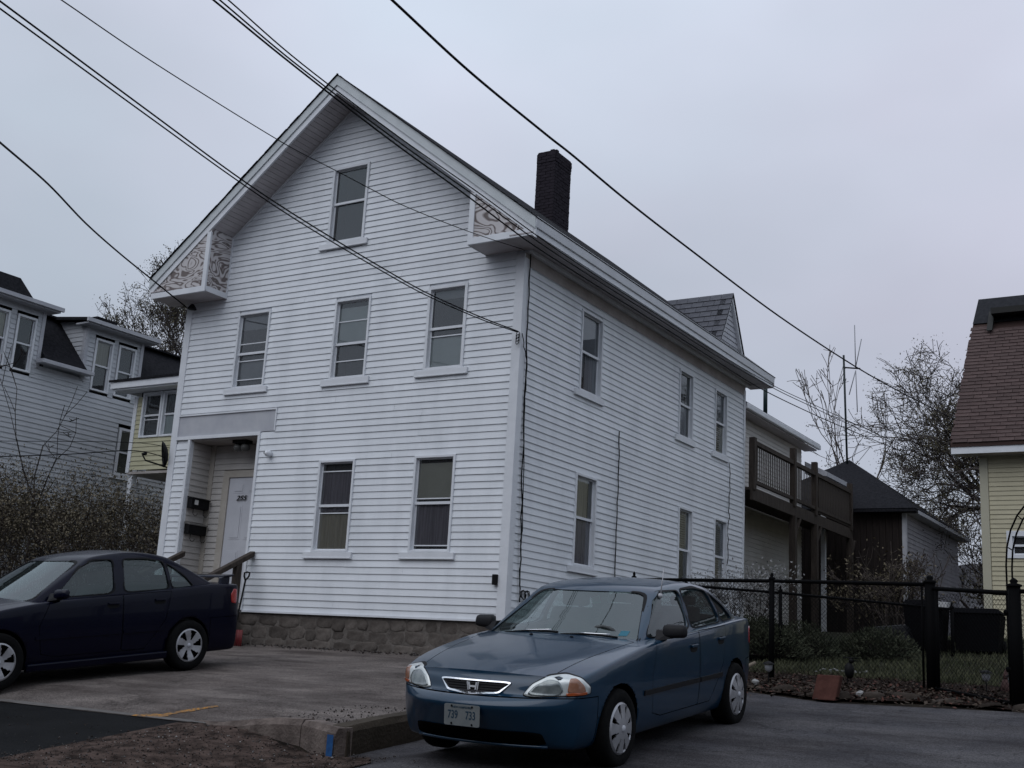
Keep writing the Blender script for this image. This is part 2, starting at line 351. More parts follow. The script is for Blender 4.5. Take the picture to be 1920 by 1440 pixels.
sheet('driveway_edge', [(-40, -7.03), (-10, -7.04), (-3, -7.05), (1.0, -7.06), (1.2, -7.09)], [(-40, -7.18), (-10, -7.185), (-3, -7.165), (1.0, -7.145), (1.25, -7.13)], .009, mat('concrete_strip', (.095, .088, .085), .9, (.135, .127, .122), 6, spec=.1), 60, 3, hdrive, jit=.012)
pebbles('pale_chips', 110, lambda r: (r.uniform(1.2, 3.3), r.uniform(-9.3, -7.3)), .004, .009, [mat('stone_pale', (.26, .25, .24), .9)]*3, 15, .012)
pebbles('scattered_grit', 500, lambda r: (r.triangular(-2, 5.0, 2.6), r.uniform(-9.6, -7.4)), .004, .010, PB, 5, .004)
pebbles('curb_top_grit', 260, lambda r: (r.uniform(1.9, 2.95), r.uniform(-7.1, -5.8)), .005, .013, PB, 2, .006, hdrive)
pebbles('foundation_debris', 420, lambda r: (r.uniform(-5.4, .8), -abs(r.gauss(0, .16))-.02), .006, .022, PB, 3, .006, hdrive)
# ------------------------------------------------------------------ the white house
PITCH = .1137; Z0 = -.015
HX0, HD = -7.68, 10.03
RX, RZ, SL = -3.85, 9.62, .78
def roofz(x): return RZ-SL*abs(x-RX)
def board(mb, fr, ua0, ub0, ua1, ub1, z0, z1, lip=.015):
    # bottom corners ua0..ub0 at z0, top corners ua1..ub1 at z1: a drip lip below, tucked in at the top
    hk = min(.013, (z1-z0)*.4)                       # the butt is a hollow hook, open from below
    p = [fr(ua0, lip, z0), fr(ub0, lip, z0), fr(ub0, lip-.005, z0), fr(ua0, lip-.005, z0), fr(ua0, lip-.006, z0+hk), fr(ub0, lip-.006, z0+hk), fr(ub0, -.008, z0+hk), fr(ua0, -.008, z0+hk)]
    q = [fr(ua1, .0, z1), fr(ub1, .0, z1)]
    mb.poly([p[0], p[1], q[1], q[0]]); mb.poly([p[0], p[3], p[2], p[1]]); mb.poly([p[3], p[4], p[5], p[2]]); mb.poly([p[4], p[7], p[6], p[5]])
    mb.poly([p[0], q[0], p[4], p[3]]); mb.poly([p[1], p[2], p[5], q[1]])
def courses(fr, z0, z1, left, right, holes, parent, m, pitch=PITCH, seed=1, joints=.5, single=None, stuffpart=None, lip=.015):
    """siding: every board a part of its own; pieces inside `single`-excluded spans go to one joined part"""
    rg = random.Random(seed); n = int(round((z1-z0)/pitch)); sb = MB(); cnt = 0
    for i in range(n):
        a, c = z0+i*pitch, min(z1, z0+(i+1)*pitch); mz = (a+c)/2
        la, lb, ra, rb = left(a), left(c), right(a), right(c)
        if ra-la < .05: continue
        cuts = sorted([(h[0], h[1]) for h in holes if h[2] < mz < h[3]])
        spans = []; cur = (la, lb)
        for h in cuts:
            if h[0] > cur[0]+.02: spans.append((cur[0], h[0], cur[1], h[0]))
            cur = (max(h[1], cur[0]), max(h[1], cur[1]))
        if ra > cur[0]+.02: spans.append((cur[0], ra, cur[1], max(rb, cur[1])))
        for s_ in spans:
            parts = [s_]
            if s_[1]-s_[0] > 4.2 and rg.random() < joints:
                k = lerp(s_[0], s_[1], rg.uniform(.3, .7)); parts = [(s_[0], k, s_[2], k), (k+.003, s_[1], k+.003, s_[3])]
            for q in parts:
                dz = rg.uniform(-.0012, .0012)
                if stuffpart and stuffpart(q, mz): board(sb, fr, *q, a+dz, c+.004, lip); continue
                b = MB(); board(b, fr, *q, a+dz, c+.004, lip+rg.uniform(-.0015, .002)); b.build('siding_board', m, parent); cnt += 1
    if sb.v: stuff(sb.build('short_siding', m, parent))
    return cnt
def wallsheet(fr, ulist, zlist, holes, parent, m, w_=-.012, name='wall'):
    us = sorted(set(ulist+[h[0] for h in holes]+[h[1] for h in holes])); zs = sorted(set(zlist+[h[2] for h in holes]+[h[3] for h in holes]))
    b = MB()
    for i in range(len(us)-1):
        for j in range(len(zs)-1):
            mu, mz = (us[i]+us[i+1])/2, (zs[j]+zs[j+1])/2
            if any(h[0] < mu < h[1] and h[2] < mz < h[3] for h in holes): continue
            b.poly([fr(us[i], w_, zs[j]), fr(us[i+1], w_, zs[j]), fr(us[i+1], w_, zs[j+1]), fr(us[i], w_, zs[j+1])])
    return b.build(name, m, parent)
def window(parent, fr, ua, ub, za, zb, mid=.5, rails=(), inner=(), sill=True, label=None, cas=.042, sillw=.2, drop_=0., sash_m=None, cas_m=None, wood=False, room=.7):
    cas_m = cas_m or TRIM; sash_m = sash_m or TRIM
    b = MB(); c = cas
    for (u0, u1, z0, z1) in ((ua-.0, ua+c, za, zb), (ub-c, ub, za, zb), (ua+c, ub-c, zb-c, zb), (ua+c, ub-c, za, za+c*.7)):
        b.box(u0, u1, -.13, .034, z0, z1, fr)
    win = b.build('window', cas_m, parent, bevel=.004)
    if label: win['label'] = label
    ia, ib, ja, jb = ua+c, ub-c, za+c*.7, zb-c
    s_ = MB(); H = jb-ja; zm = ja+H*mid; t = .022
    for (u0, u1, z0, z1, d) in ((ia, ia+t, zm, jb, -.03), (ib-t, ib, zm, jb, -.03), (ia+t, ib-t, jb-t, jb, -.03), (ia, ib, zm-.022, zm+.022, -.018),
                                (ia, ia+t, ja, zm-.022, -.045), (ib-t, ib, ja, zm-.022, -.045), (ia+t, ib-t, ja, ja+t*1.2, -.045)):
        s_.box(u0, u1, d-.03, d, z0, z1, fr)
    for r in rails: s_.box(ia+t, ib-t, -.05, -.036, ja+H*r-.009, ja+H*r+.009, fr)
    s_.build('sash', sash_m, win)
    for (z0, z1, d) in ((zm+.022, jb, -.042), (ja, zm-.022, -.058)):
        p = MB(); p.poly([fr(ia, d, z0), fr(ib, d, z0), fr(ib, d, z1), fr(ia, d, z1)]); p.build('pane', PANE, win)
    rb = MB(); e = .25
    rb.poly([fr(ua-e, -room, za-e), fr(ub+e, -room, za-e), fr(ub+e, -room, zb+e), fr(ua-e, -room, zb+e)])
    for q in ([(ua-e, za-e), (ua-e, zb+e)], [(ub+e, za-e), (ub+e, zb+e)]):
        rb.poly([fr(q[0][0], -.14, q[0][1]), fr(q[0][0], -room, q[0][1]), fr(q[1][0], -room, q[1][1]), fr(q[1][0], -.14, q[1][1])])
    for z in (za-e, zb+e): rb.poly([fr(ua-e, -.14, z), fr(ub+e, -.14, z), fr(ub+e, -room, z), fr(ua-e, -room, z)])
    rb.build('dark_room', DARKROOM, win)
    for k, (kind, f0, f1, u0, u1, m) in enumerate(inner):
        q = MB(); z0, z1 = ja+H*f0, ja+H*f1; x0, x1 = lerp(ia, ib, u0), lerp(ia, ib, u1); d = -.072-.012*k
        if kind == 'curtain':
            n = 18
            for i in range(n):
                a, c2 = lerp(x0, x1, i/n), lerp(x0, x1, (i+1)/n); da, dc = d+.014*math.sin(i*1.9), d+.014*math.sin((i+1)*1.9)
                q.poly([fr(a, da, z0), fr(c2, dc, z0), fr(c2, dc, z1), fr(a, da, z1)])
        elif kind == 'blind':
            n = max(4, int((z1-z0)/.045))
            for i in range(n):
                a = lerp(z0, z1, i/n); h = (z1-z0)/n
                q.poly([fr(x0, d+.012, a), fr(x1, d+.012, a), fr(x1, d-.008, a+h*.97), fr(x0, d-.008, a+h*.97)])
        else: q.box(x0, x1, d-.006, d, z0, z1, fr)
        q.build({'shade': 'shade_and_reflection', 'box': 'stored_box'}.get(kind, kind), m, win)
    if sill:
        b = MB(); b.box(ua-sillw*.8, ub+sillw*.5, -.02, .05, za-.115-drop_, za-.004, fr); b.box(ua-sillw*.8, ub+sillw*.5-.01, .05, .058, za-.115-drop_, za-.09-drop_, fr)
        b.build('window_sill', TRIM, win, bevel=.006)
    return win

house = thing('white_house', 'white clapboard gabled house in the centre, with boarded eave returns and a recessed corner entry', 'house')
FR, SR = F_y(0), F_x(0)
T2, B2, T1, B1, TA, BA = 5.50, 4.04, 2.60, 1.025, 8.09, 6.61
GR = mat('olive_shade', (.66, .64, .54), .8, (.74, .72, .62), 2)
GREYSH = mat('grey_shade_reflection', (.30, .315, .34), .85, (.37, .385, .41), 2)
WF = [(-6.27, -5.456, B2, T2), (-3.90, -3.095, B2, T2), (-1.859, -1.054, B2, T2), (-3.936, -3.138, B1, T1), (-1.889, -1.0715, B1, T1), (-4.25, -3.397, BA, TA)]
WS = [(1.9965, 2.8056, B2, T2), (6.264, 6.98, 4.04, 5.444), (8.202, 8.90, 4.037, 5.456), (2.027, 2.80, B1, T1), (6.36, 7.069, B1+.05, 2.612), (8.257, 8.987, B1+.05, 2.625)]
window(house, FR, *WF[0], mid=.46, rails=(.60, .36, .10), inner=[('shade', .80, 1, 0, 1, GREYSH), ('shade', .1, .38, 0, 1, GREYSH)])  # lower grey panel stands in for a reflection in the lower pane
window(house, FR, *WF[1], mid=.44, rails=(.74, .215), inner=[('shade', .44, .93, .0, 1, SHADE)], drop_=.01)
window(house, FR, *WF[2], mid=.5, rails=(.4,), inner=[('shade', 0, .4, 0, 1, SHADE), ('shade', .88, 1, 0, 1, GREYSH)], cas=.055)
window(house, FR, *WF[3], mid=.505, rails=(.42, .9), inner=[('curtain', 0, .42, 0, 1, CURTB), ('curtain', .44, .9, .0, 1, CURTD)])  # upper curtain added to lighten the dark pane
window(house, FR, *WF[4], mid=.51, rails=(.56, .055), inner=[('shade', .56, .95, .0, 1, GR), ('curtain', .06, .5, 0, 1, CURTD)])
window(house, FR, *WF[5], mid=.53, rails=(), inner=[], cas=.05)
window(house, SR, *WS[0], mid=.5, inner=[('shade', .5, .97, 0, 1, GREYSH), ('box', .5, .68, .2, .9, DARKROOM), ('curtain', 0, .5, .45, 1, CURTW), ('shade', .2, .5, 0, .45, GREYSH)])
window(house, SR, *WS[1], mid=.5, inner=[('curtain', 0, .5, 0, .8, CURTW)])
window(house, SR, *WS[2], mid=.5, inner=[('blind', 0, .45, 0, 1, CURTB), ('shade', .55, .95, 0, 1, GREYSH)])
window(house, SR, *WS[3], mid=.53, inner=[('curtain', .53, 1, .05, .8, CURTB), ('curtain', 0, .52, .05, 1, CURTD)])
window(house, SR, *WS[4], mid=.45, inner=[('blind', .45, 1, 0, .9, CURTB)])
window(house, SR, *WS[5], mid=.48, inner=[('blind', .5, 1, 0, 1, GREYSH), ('blind', 0, .48, 0, 1, CURTB)])
DOOR = (-7.17, -5.43, -.4, 3.12); HDR = (-7.55, -5.06, 3.17, 3.58)
gab = lambda z: max(HX0+.13, RX-(RZ-.33-z)/SL) if z > 5.8 else HX0+.13
gabr = lambda z: min(-.13, RX+(RZ-.33-z)/SL) if z > 5.8 else -.13
eave_holes = [(HX0, -6.67, 5.8, 7.4), (-.74, .1, 5.8, 7.4)]
cas_h = [(a, b_, c-.1, d) for a, b_, c, d in WF]
nb = courses(FR, Z0, 9.25, gab, gabr, cas_h+[DOOR, HDR, (-7.55, -7.17, 3.1, 3.17)], house, VINYL, seed=4, joints=.8, stuffpart=lambda q, z: q[1] < -7.1 and z < 3.2)
nb += courses(SR, Z0, 5.75, lambda z: .13, lambda z: HD-.06, [(a, b_, c-.1, d) for a, b_, c, d in WS], house, VINYL, seed=9)
wh = [(a+.02, b_-.02, c+.02, d-.02) for a, b_, c, d in WF]
wallsheet(FR, [HX0, 0], [Z0, 5.86], wh[:5]+[(DOOR[0], DOOR[1], Z0, DOOR[3])], house, TRIM)
b = MB(); b.mi = 0
for (z0, z1) in ((5.86, BA+.02), (BA+.02, TA-.02), (TA-.02, 9.25)):
    l0, l1 = max(HX0, RX-(RZ-.3-z0)/SL), RX-(RZ-.3-z1)/SL; r0, r1 = min(0, RX+(RZ-.3-z0)/SL), RX+(RZ-.3-z1)/SL
    if z0 == BA+.02:
        b.poly([(l0, .012, z0), (WF[5][0]+.02, .012, z0), (WF[5][0]+.02, .012, z1), (l1, .012, z1)]); b.poly([(WF[5][1]-.02, .012, z0), (r0, .012, z0), (r1, .012, z1), (WF[5][1]-.02, .012, z1)])
    else: b.poly([(l0, .012, z0), (r0, .012, z0), (r1, .012, z1), (l1, .012, z1)])
b.build('gable_wall', TRIM, house)
wallsheet(SR, [0, HD], [Z0, 6.0], [(a+.02, b_-.02, c+.02, d-.02) for a, b_, c, d in WS], house, TRIM)
b = MB(); b.box(HX0, HX0+.02, .0, HD, Z0, 6.0); b.box(HX0, 0, HD-.02, HD, Z0, 6.0); b.build('rear_wall', VINYL, house)
# corner boards
b = MB(); b.box(-.135, .027, -.027, -.0, Z0-.01, 5.86); b.box(0, .027, -.0, .135, Z0-.01, 5.80); b.build('corner_board', TRIM, house, bevel=.004)
b = MB(); b.box(HX0-.027, HX0+.135, -.027, 0, Z0-.01, 5.86); b.box(HX0-.027, HX0, 0, .12, Z0-.01, 5.86); b.build('corner_board', TRIM, house, bevel=.004)
b = MB(); b.box(0, .025, HD-.075, HD+.02, Z0-.01, 5.8); b.build('corner_board', TRIM, house)
b = MB(); b.box(-5.43, -.14, -.03, .0, Z0-.012, Z0+.02); b.build('starter_strip', TRIM, house)
# eave soffit, fascia, frieze of the right side
YF, YB = -.60, 10.47
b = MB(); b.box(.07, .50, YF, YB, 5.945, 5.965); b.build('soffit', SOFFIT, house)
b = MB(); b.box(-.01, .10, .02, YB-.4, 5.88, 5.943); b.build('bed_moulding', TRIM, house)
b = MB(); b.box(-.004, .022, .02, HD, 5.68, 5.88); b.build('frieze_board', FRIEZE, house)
b = MB(); b.box(.47, .525, YF+.02, YB, 5.935, 6.03); b.build('eave_fascia', TRIM, house)
b = MB(); b.hexa([(.50, YF+.0, 6.032), (.55, YF+.0, 6.032), (.55, YB+.02, 6.032), (.50, YB+.02, 6.032), (.50, YF, 6.2), (.575, YF, 6.2), (.575, YB+.02, 6.2), (.50, YB+.02, 6.2)]); b.build('eave_gutter', TRIM, house, bevel=.01)
b = MB(); b.poly([(.0, YB, 5.945), (.56, YB, 5.945), (.56, YB, 6.2), (0, YB, 6.6)]); b.box(-.02, .52, HD, YB, 5.925, 5.944); b.build('eave_end', SOFFIT, house)
# roof slabs
def slab(x0, x1, y0, y1, t0, t1):
    b = MB(); z = lambda x, t: roofz(x)+t
    b.hexa([(x0, y0, z(x0, t0)), (x1, y0, z(x1, t0)), (x1, y1, z(x1, t0)), (x0, y1, z(x0, t0)), (x0, y0, z(x0, t1)), (x1, y0, z(x1, t1)), (x1, y1, z(x1, t1)), (x0, y1, z(x0, t1))])
    return b
b = slab(RX, .575, YF-.018, YB+.05, .0, .02); b2 = slab(-8.21, RX, YF-.018, YB+.05, .0, .02)
b.f += [tuple(i+len(b.v) for i in f) for f in b2.f]; b.v += b2.v; b.m += b2.m
roof = b.build('roof', ROOFDK, house)
# ragged shingle edge along the rakes: each shingle butt is a sub-part
b = MB(); b.box(-.07, .07, -.012, .02, -.005, .005); sh_me = None
for side in (-1, 1):
    for k in range(46):
        t = .04+k*.094; x = RX+side*t
        if t > 4.36: break
        if sh_me is None: o = b.build('shingle', ROOFDK, roof); sh_me = o.data
        else: o = link('shingle', sh_me, roof)
        o.location = (x, YF-.024-random.uniform(0, .010), roofz(x)+.016+random.uniform(-.004, .006)); o.rotation_euler = (0, side*math.atan(SL)+random.uniform(-.05, .05), 0)
# rakes: two stepped boards each side and the wide soffit
def rake(side, x_end):
    for (y0, y1, t0, t1, nm, m) in ((YF-.012, YF+.04, -.185, -.0, 'rake_fascia', TRIMB), (YF+.012, YF+.05, -.33, -.186, 'rake_board', TRIM)):
        xe = x_end; b = MB(); z = lambda x, t: roofz(x)+t
        b.hexa([(RX, y0, z(RX, t0)), (xe, y0, z(xe, t0)), (xe, y1, z(xe, t0)), (RX, y1, z(RX, t0)), (RX, y0, z(RX, t1)), (xe, y0, z(xe, t1)), (xe, y1, z(xe, t1)), (RX, y1, z(RX, t1))])
        b.build(nm, m, house)
    xe = -6.67 if side < 0 else -.74
    n = 36                                             # soffit planks, each its own piece
    for i in range(n):
        a, c = lerp(RX, xe, i/n), lerp(RX, xe, (i+1)/n-.003); b = MB(); d = .012
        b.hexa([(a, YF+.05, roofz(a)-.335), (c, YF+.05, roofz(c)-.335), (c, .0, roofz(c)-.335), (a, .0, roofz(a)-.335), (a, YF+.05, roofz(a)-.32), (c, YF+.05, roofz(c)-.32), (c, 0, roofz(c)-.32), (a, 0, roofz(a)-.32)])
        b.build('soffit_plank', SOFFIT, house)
    b = MB(); a, c = RX, xe
    b.hexa([(a, -.03, roofz(a)-.375), (c, -.03, roofz(c)-.375), (c, .02, roofz(c)-.375), (a, .02, roofz(a)-.375), (a, -.03, roofz(a)-.338), (c, -.03, roofz(c)-.338), (c, .02, roofz(c)-.338), (a, .02, roofz(a)-.338)])
    b.build('rake_moulding', TRIM, house)
rake(-1, -8.19); rake(1, .545)
# left eave
b = MB(); b.box(-8.20, -8.14, YF+.02, YB, 5.98, 6.20); b.build('eave_fascia', TRIM, house)
b = MB(); b.box(-8.14, HX0, YF, YB, 5.96, 5.98); b.build('soffit', SOFFIT, house)
# boarded eave returns
def plywood():
    m = bpy.data.materials.new('weathered_plywood'); m.use_nodes = True; t = m.node_tree; bs = t.nodes['Principled BSDF']; bs.inputs['Roughness'].default_value = .85
    tcn = t.nodes.new('ShaderNodeTexCoord'); mpn = t.nodes.new('ShaderNodeMapping'); mpn.inputs['Scale'].default_value = (1.0, 1.0, 1.9); t.links.new(tcn.outputs['Object'], mpn.inputs[0])
    nz = t.nodes.new('ShaderNodeTexNoise'); nz.inputs['Scale'].default_value = 1.15; nz.inputs['Detail'].default_value = 1.6; nz.inputs['Distortion'].default_value = 1.6; t.links.new(mpn.outputs[0], nz.inputs['Vector'])
    ml = t.nodes.new('ShaderNodeMath'); ml.operation = 'MULTIPLY'; ml.inputs[1].default_value = 9; t.links.new(nz.outputs['Fac'], ml.inputs[0])
    fr_ = t.nodes.new('ShaderNodeMath'); fr_.operation = 'FRACT'; t.links.new(ml.outputs[0], fr_.inputs[0])
    rp = t.nodes.new('ShaderNodeValToRGB'); e = rp.color_ramp.elements
    e[0].position = 0; e[0].color = (.13, .108, .105, 1); e[1].position = 1; e[1].color = (.13, .105, .10, 1)
    for p_, c in ((.22, (.17, .145, .14)), (.38, (.52, .50, .505)), (.8, (.54, .515, .52)), (.93, (.3, .27, .27))): q = e.new(p_); q.color = (*c, 1)
    t.links.new(fr_.outputs[0], rp.inputs[0]); t.links.new(rp.outputs[0], bs.inputs['Base Color']); return m
PLY = plywood()
def ereturn(xa, xb, zb_, tip, lab):
    """xa: end towards the wall's middle, tip: outer end under the roof edge"""
    b = MB(); s_ = 1 if tip > xa else -1; y = YF+.03; zt = lambda x: roofz(x)-.33
    # underside and bottom fascia
    b.box(min(xa, tip), max(xa, tip), y, 0, zb_-.02, zb_); 
    ret = b.build('eave_return', SOFFIT, house); ret['label'] = lab
    b = MB(); b.box(min(xa, tip), max(xa, tip), y-.022, y+.02, zb_-.025, zb_+.085); b.build('trim_board', TRIM, ret)
    xt = xa; b = MB(); b.poly([(xa, y, zb_+.08), (tip, y, zb_+.08), (tip, y, max(zb_+.1, zt(tip))), (xa, y, zt(xa))]); b.build('plywood_panel', PLY, ret)
    b = MB(); b.box(min(xa, xa+s_*.10), max(xa, xa+s_*.10), y-.02, y+.02, zb_+.086, zt(xa+s_*.05)-.03); b.build('corner_trim', TRIM, ret)
    b = MB(); b.poly([(xa, y+.02, zb_+.08), (xa, 0, zb_+.08), (xa, 0, zt(xa)), (xa, y+.02, zt(xa))]); b.build('plywood_panel', PLY, ret)
    b = MB(); b.box(xa-.012, xa+.012, y+.02, 0, zb_-.02, zb_+.085); b.box(xa-.014, xa+.014, -.04, 0, zb_+.086, zt(xa)); b.build('side_trim', TRIM, ret)
ereturn(-6.67, -6.0, 5.865, -8.13, 'boarded eave return at the left corner'); ereturn(-.74, .4, 5.94, .5, 'boarded eave return at the right corner')
# chimney of separate bricks
BRICK = mat('chimney_brick', (.019, .016, .021), .95, (.029, .025, .032), 6, bump=.4, rnd=.10, spec=.1)
MORT = mat('sooty_mortar', (.02, .016, .02), .95, spec=.1)
cx0, cx1, cy0, cy1, ct = -3.55, -3.05, 6.0, 6.74, 10.78
b = MB(); b.box(cx0+.012, cx1-.012, cy0+.012, cy1-.012, 8.6, ct-.02); b.box(cx0+.1, cx1-.1, cy0+.1, cy1-.1, ct-.02, ct+.03); chim = b.build('chimney', MORT, house)
def brickmesh(w_, d, h):
    b = MB(); g = .006; b.box(-w_/2+g, w_/2-g, -d/2, d/2, -h/2+g*.7, h/2-g*.7); return b
bm_cache = {}
z = 8.85; row = 0
while z < ct:
    ex = -.05 if z > ct-.09 else (.012 if z > ct-.30 else 0)
    for (a0, a1, fx) in ((cx0, cx1, 'f'), (cy0, cy1, 's')):
        ln = a1-a0; nb_ = 2 if fx == 'f' else 3; off = (row % 2)*.5
        edges = [a0]+[a0+ln*(k+off)/nb_ for k in range(nb_) if 0 < k+off < nb_]+[a1]
        for k in range(len(edges)-1):
            w2 = edges[k+1]-edges[k]; key = round(w2, 3)
            if key not in bm_cache: bm_cache[key] = brickmesh(w2, .1, .075).build('brick', BRICK, chim); o = bm_cache[key]
            else: o = link('brick', bm_cache[key].data, chim)
            mid_ = (edges[k]+edges[k+1])/2; e2 = ex+random.uniform(-.004, .005)
            if fx == 'f': o.location = (mid_, cy0+.05-e2, z+.037)
            else: o.location = (cx1-.05+e2, mid_, z+.037); o.rotation_euler = (0, 0, math.pi/2)
    z += .075; row += 1
# cross gable dormer near the rear
dm = MB(); DA, DB, DAZ, DZ = 8.41, 9.87, 7.88, 6.60; dmid = (DA+DB)/2; DS = (DAZ-DZ)/(dmid-DA)
dm.poly([(-.06, DA, DZ-.05), (-.06, DB, DZ-.05), (-.06, dmid, DAZ-.02)]); dorm = dm.build('dormer', TRIMG, house)
courses(F_x(-.06), DZ, DAZ-.1, lambda z: dmid-(DAZ-.12-z)/DS, lambda z: dmid+(DAZ-.12-z)/DS, [], dorm, mat('dull_siding', (.40, .41, .45), .6, (.46, .47, .5), 3))
for s_ in (-1, 1):
    b = MB(); y1 = dmid+s_*(DB-dmid)*1.04
    zz = lambda y, t: DAZ-DS*abs(y-dmid)+t
    b.hexa([(-.07, dmid, zz(dmid, -.14)), (.02, dmid, zz(dmid, -.14)), (.02, y1, zz(y1, -.14)), (-.07, y1, zz(y1, -.14)), (-.07, dmid, zz(dmid, .0)), (.02, dmid, zz(dmid, 0)), (.02, y1, zz(y1, 0)), (-.07, y1, zz(y1, 0))]); b.build('dormer_rake', TRIM, dorm)
    b = MB(); b.hexa([(-2.6, dmid, zz(dmid, 0)), (.05, dmid, zz(dmid, 0)), (.05, y1, zz(y1, 0)), (-2.6, y1, zz(y1, 0)), (-2.6, dmid, zz(dmid, .02)), (.05, dmid, zz(dmid, .02)), (.05, y1, zz(y1, .02)), (-2.6, y1, zz(y1, .02))]); b.build('dormer_roof', ROOFDK, dorm)
sl = math.hypot(1, DS); smesh = None
nrow = 9
for r in range(nrow):
    y = dmid-(r+.5)/nrow*(dmid-DA)*1.05; zc = DAZ-DS*(dmid-y)
    xs = (r % 2)*.14; 
    while xs > -2.0:
        if roofz(xs) < zc+.03 or True:
            if smesh is None:
                b = MB(); h = (dmid-DA)*1.05/nrow*sl/2; b.hexa([(-.136, -h*1.1, .012), (.136, -h*1.1, .012), (.136, h*1.1, -.004), (-.136, h*1.1, -.004), (-.136, -h*1.1, .026), (.136, -h*1.1, .026), (.136, h*1.1, .006), (-.136, h*1.1, .006)])
                o = b.build('shingle', ROOFGR, dorm); smesh = o.data
            else: o = link('shingle', smesh, dorm)
            o.location = (min(xs-.09, -.09)+.0, y, zc+.03); o.rotation_euler = (math.atan(DS), 0, 0)
        xs -= .28
# entry: header board, recess, door
b = MB(); b.box(HDR[0], HDR[1], -.006, .02, 3.19, HDR[3]); b.build('header_panel', TRIMG, house)
b = MB(); b.box(-7.56, -5.05, -.03, -.006, HDR[3], HDR[3]+.03); b.box(-5.075, -5.05, -.03, .01, 3.19, HDR[3]); b.box(-7.56, -5.40, -.03, .02, 3.125, 3.188); b.build('header_trim', TRIM, house)
b = MB(); b.box(-5.45, -5.395, -.03, .10, -.03, 3.122); b.build('entry_jamb', TRIM, house)
b = MB(); b.box(-7.235, -7.175, -.028, .08, -.03, 3.122); b.build('entry_jamb', TRIM, house)
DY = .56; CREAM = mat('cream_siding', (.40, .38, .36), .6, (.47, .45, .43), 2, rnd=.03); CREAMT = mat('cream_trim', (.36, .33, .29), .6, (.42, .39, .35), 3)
sb = MB()
for i in range(27):
    z = .12+i*PITCH
    if z > 3.0: break
    board(sb, lambda u, w_, zz: (-7.18+w_, u, zz), .08, DY, .08, DY, z, z+PITCH+.004)
    if z < 2.55: board(sb, F_y(DY), -7.1, -6.78, -7.1, -6.78, z, z+PITCH+.004)
    else: board(sb, F_y(DY), -7.1, -5.4, -7.1, -5.4, z, z+PITCH+.004)
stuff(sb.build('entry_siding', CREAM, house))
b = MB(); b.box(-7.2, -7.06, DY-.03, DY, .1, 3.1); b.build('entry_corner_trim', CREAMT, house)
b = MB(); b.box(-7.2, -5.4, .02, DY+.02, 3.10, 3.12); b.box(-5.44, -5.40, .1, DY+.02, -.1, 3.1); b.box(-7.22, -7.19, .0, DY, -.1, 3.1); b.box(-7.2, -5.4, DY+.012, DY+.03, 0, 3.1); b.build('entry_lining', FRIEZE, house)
b = MB(); b.box(-6.78, -6.62, DY-.025, DY+.02, .05, 2.6); b.box(-6.62, -5.4, DY-.025, DY+.02, 2.47, 2.6); b.build('door_casing', CREAMT, house)
DOORW = mat('white_door', (.46, .47, .51), .45, (.52, .53, .57), 2)
b = MB(); b.box(-6.62, -5.72, DY+.0, DY+.011, .15, 2.47); door = b.build('door', DOORW, house)
for (xa, xb_) in ((-6.50, -6.22), (-6.12, -5.84)):
    for (za, zb_) in ((2.17, 2.36), (1.30, 1.95), (.32, 1.1)):
        p = MB(); p.box(xa, xb_, DY-.004, DY, za, zb_); p.box(xa+.035, xb_-.035, DY-.012, DY-.004, za+.035, zb_-.035); p.build('door_panel', DOORW, door, bevel=.008)
p = MB(); text_mesh(p, '255', .125, F_y(DY-.014), -6.26, 2.07, .006, .3, 1.35); p.build('house_number', BLACKP, door)
p = MB(); p.ball((-5.80, DY-.05, 1.05), .03, .03, .03); p.build('door_knob', TRIMG, door)
# porch light, wall sensor, outlet, flood lamp
GLS = mat('frosted_glass', (.10, .10, .095), .3)
t = thing('porch_light', 'dark twin porch light under the entry ceiling', 'light', (-6.1, .25, 3.1))
b = MB(); b.box(-6.24, -5.9, .14, .32, 3.04, 3.098); b.build('base', BLACKP, t)
for x in (-6.17, -5.98): b = MB(); b.lathe([(.03, 3.04), (.085, 3.0), (.09, 2.94), (.05, 2.90), (.001, 2.89)], (x, .23, 0), n=12); b.build('lamp_glass', GLS, t, True)
t = thing('wall_sensor', 'small white rounded security light on the siding right of the entry', 'security light', (-5.11, -.02, 2.75))
b = MB(); b.lathe([(.001, 0), (.05, 0), (.06, -.05), (.05, -.11), (.03, -.135), (.001, -.14)], (-5.10, -.02, 2.76), 'y', 14); b.build('housing', TRIM, t, True)
b = MB(); b.ball((-5.125, -.13, 2.765), .03, .03, .035); b.build('lens', BLACKP, t, True)
t = thing('outlet_box', 'black weatherproof outlet box low on the front wall beside the corner board', 'outlet box', (-.17, -.02, .6))
b = MB(); b.box(-.215, -.13, -.075, -.02, .53, .69); b.build('cover', BLACKP, t, bevel=.008)
t = thing('flood_lamp', 'small dark flood lamp under the left eave return', 'lamp', (-7.45, -.12, 5.78))
b = MB(); b.lathe([(.03, 0), (.05, -.03), (.085, -.08), (.09, -.1), (.001, -.09)], (-7.42, -.16, 5.78), n=12); b.build('shade', BLACKP, t, True)
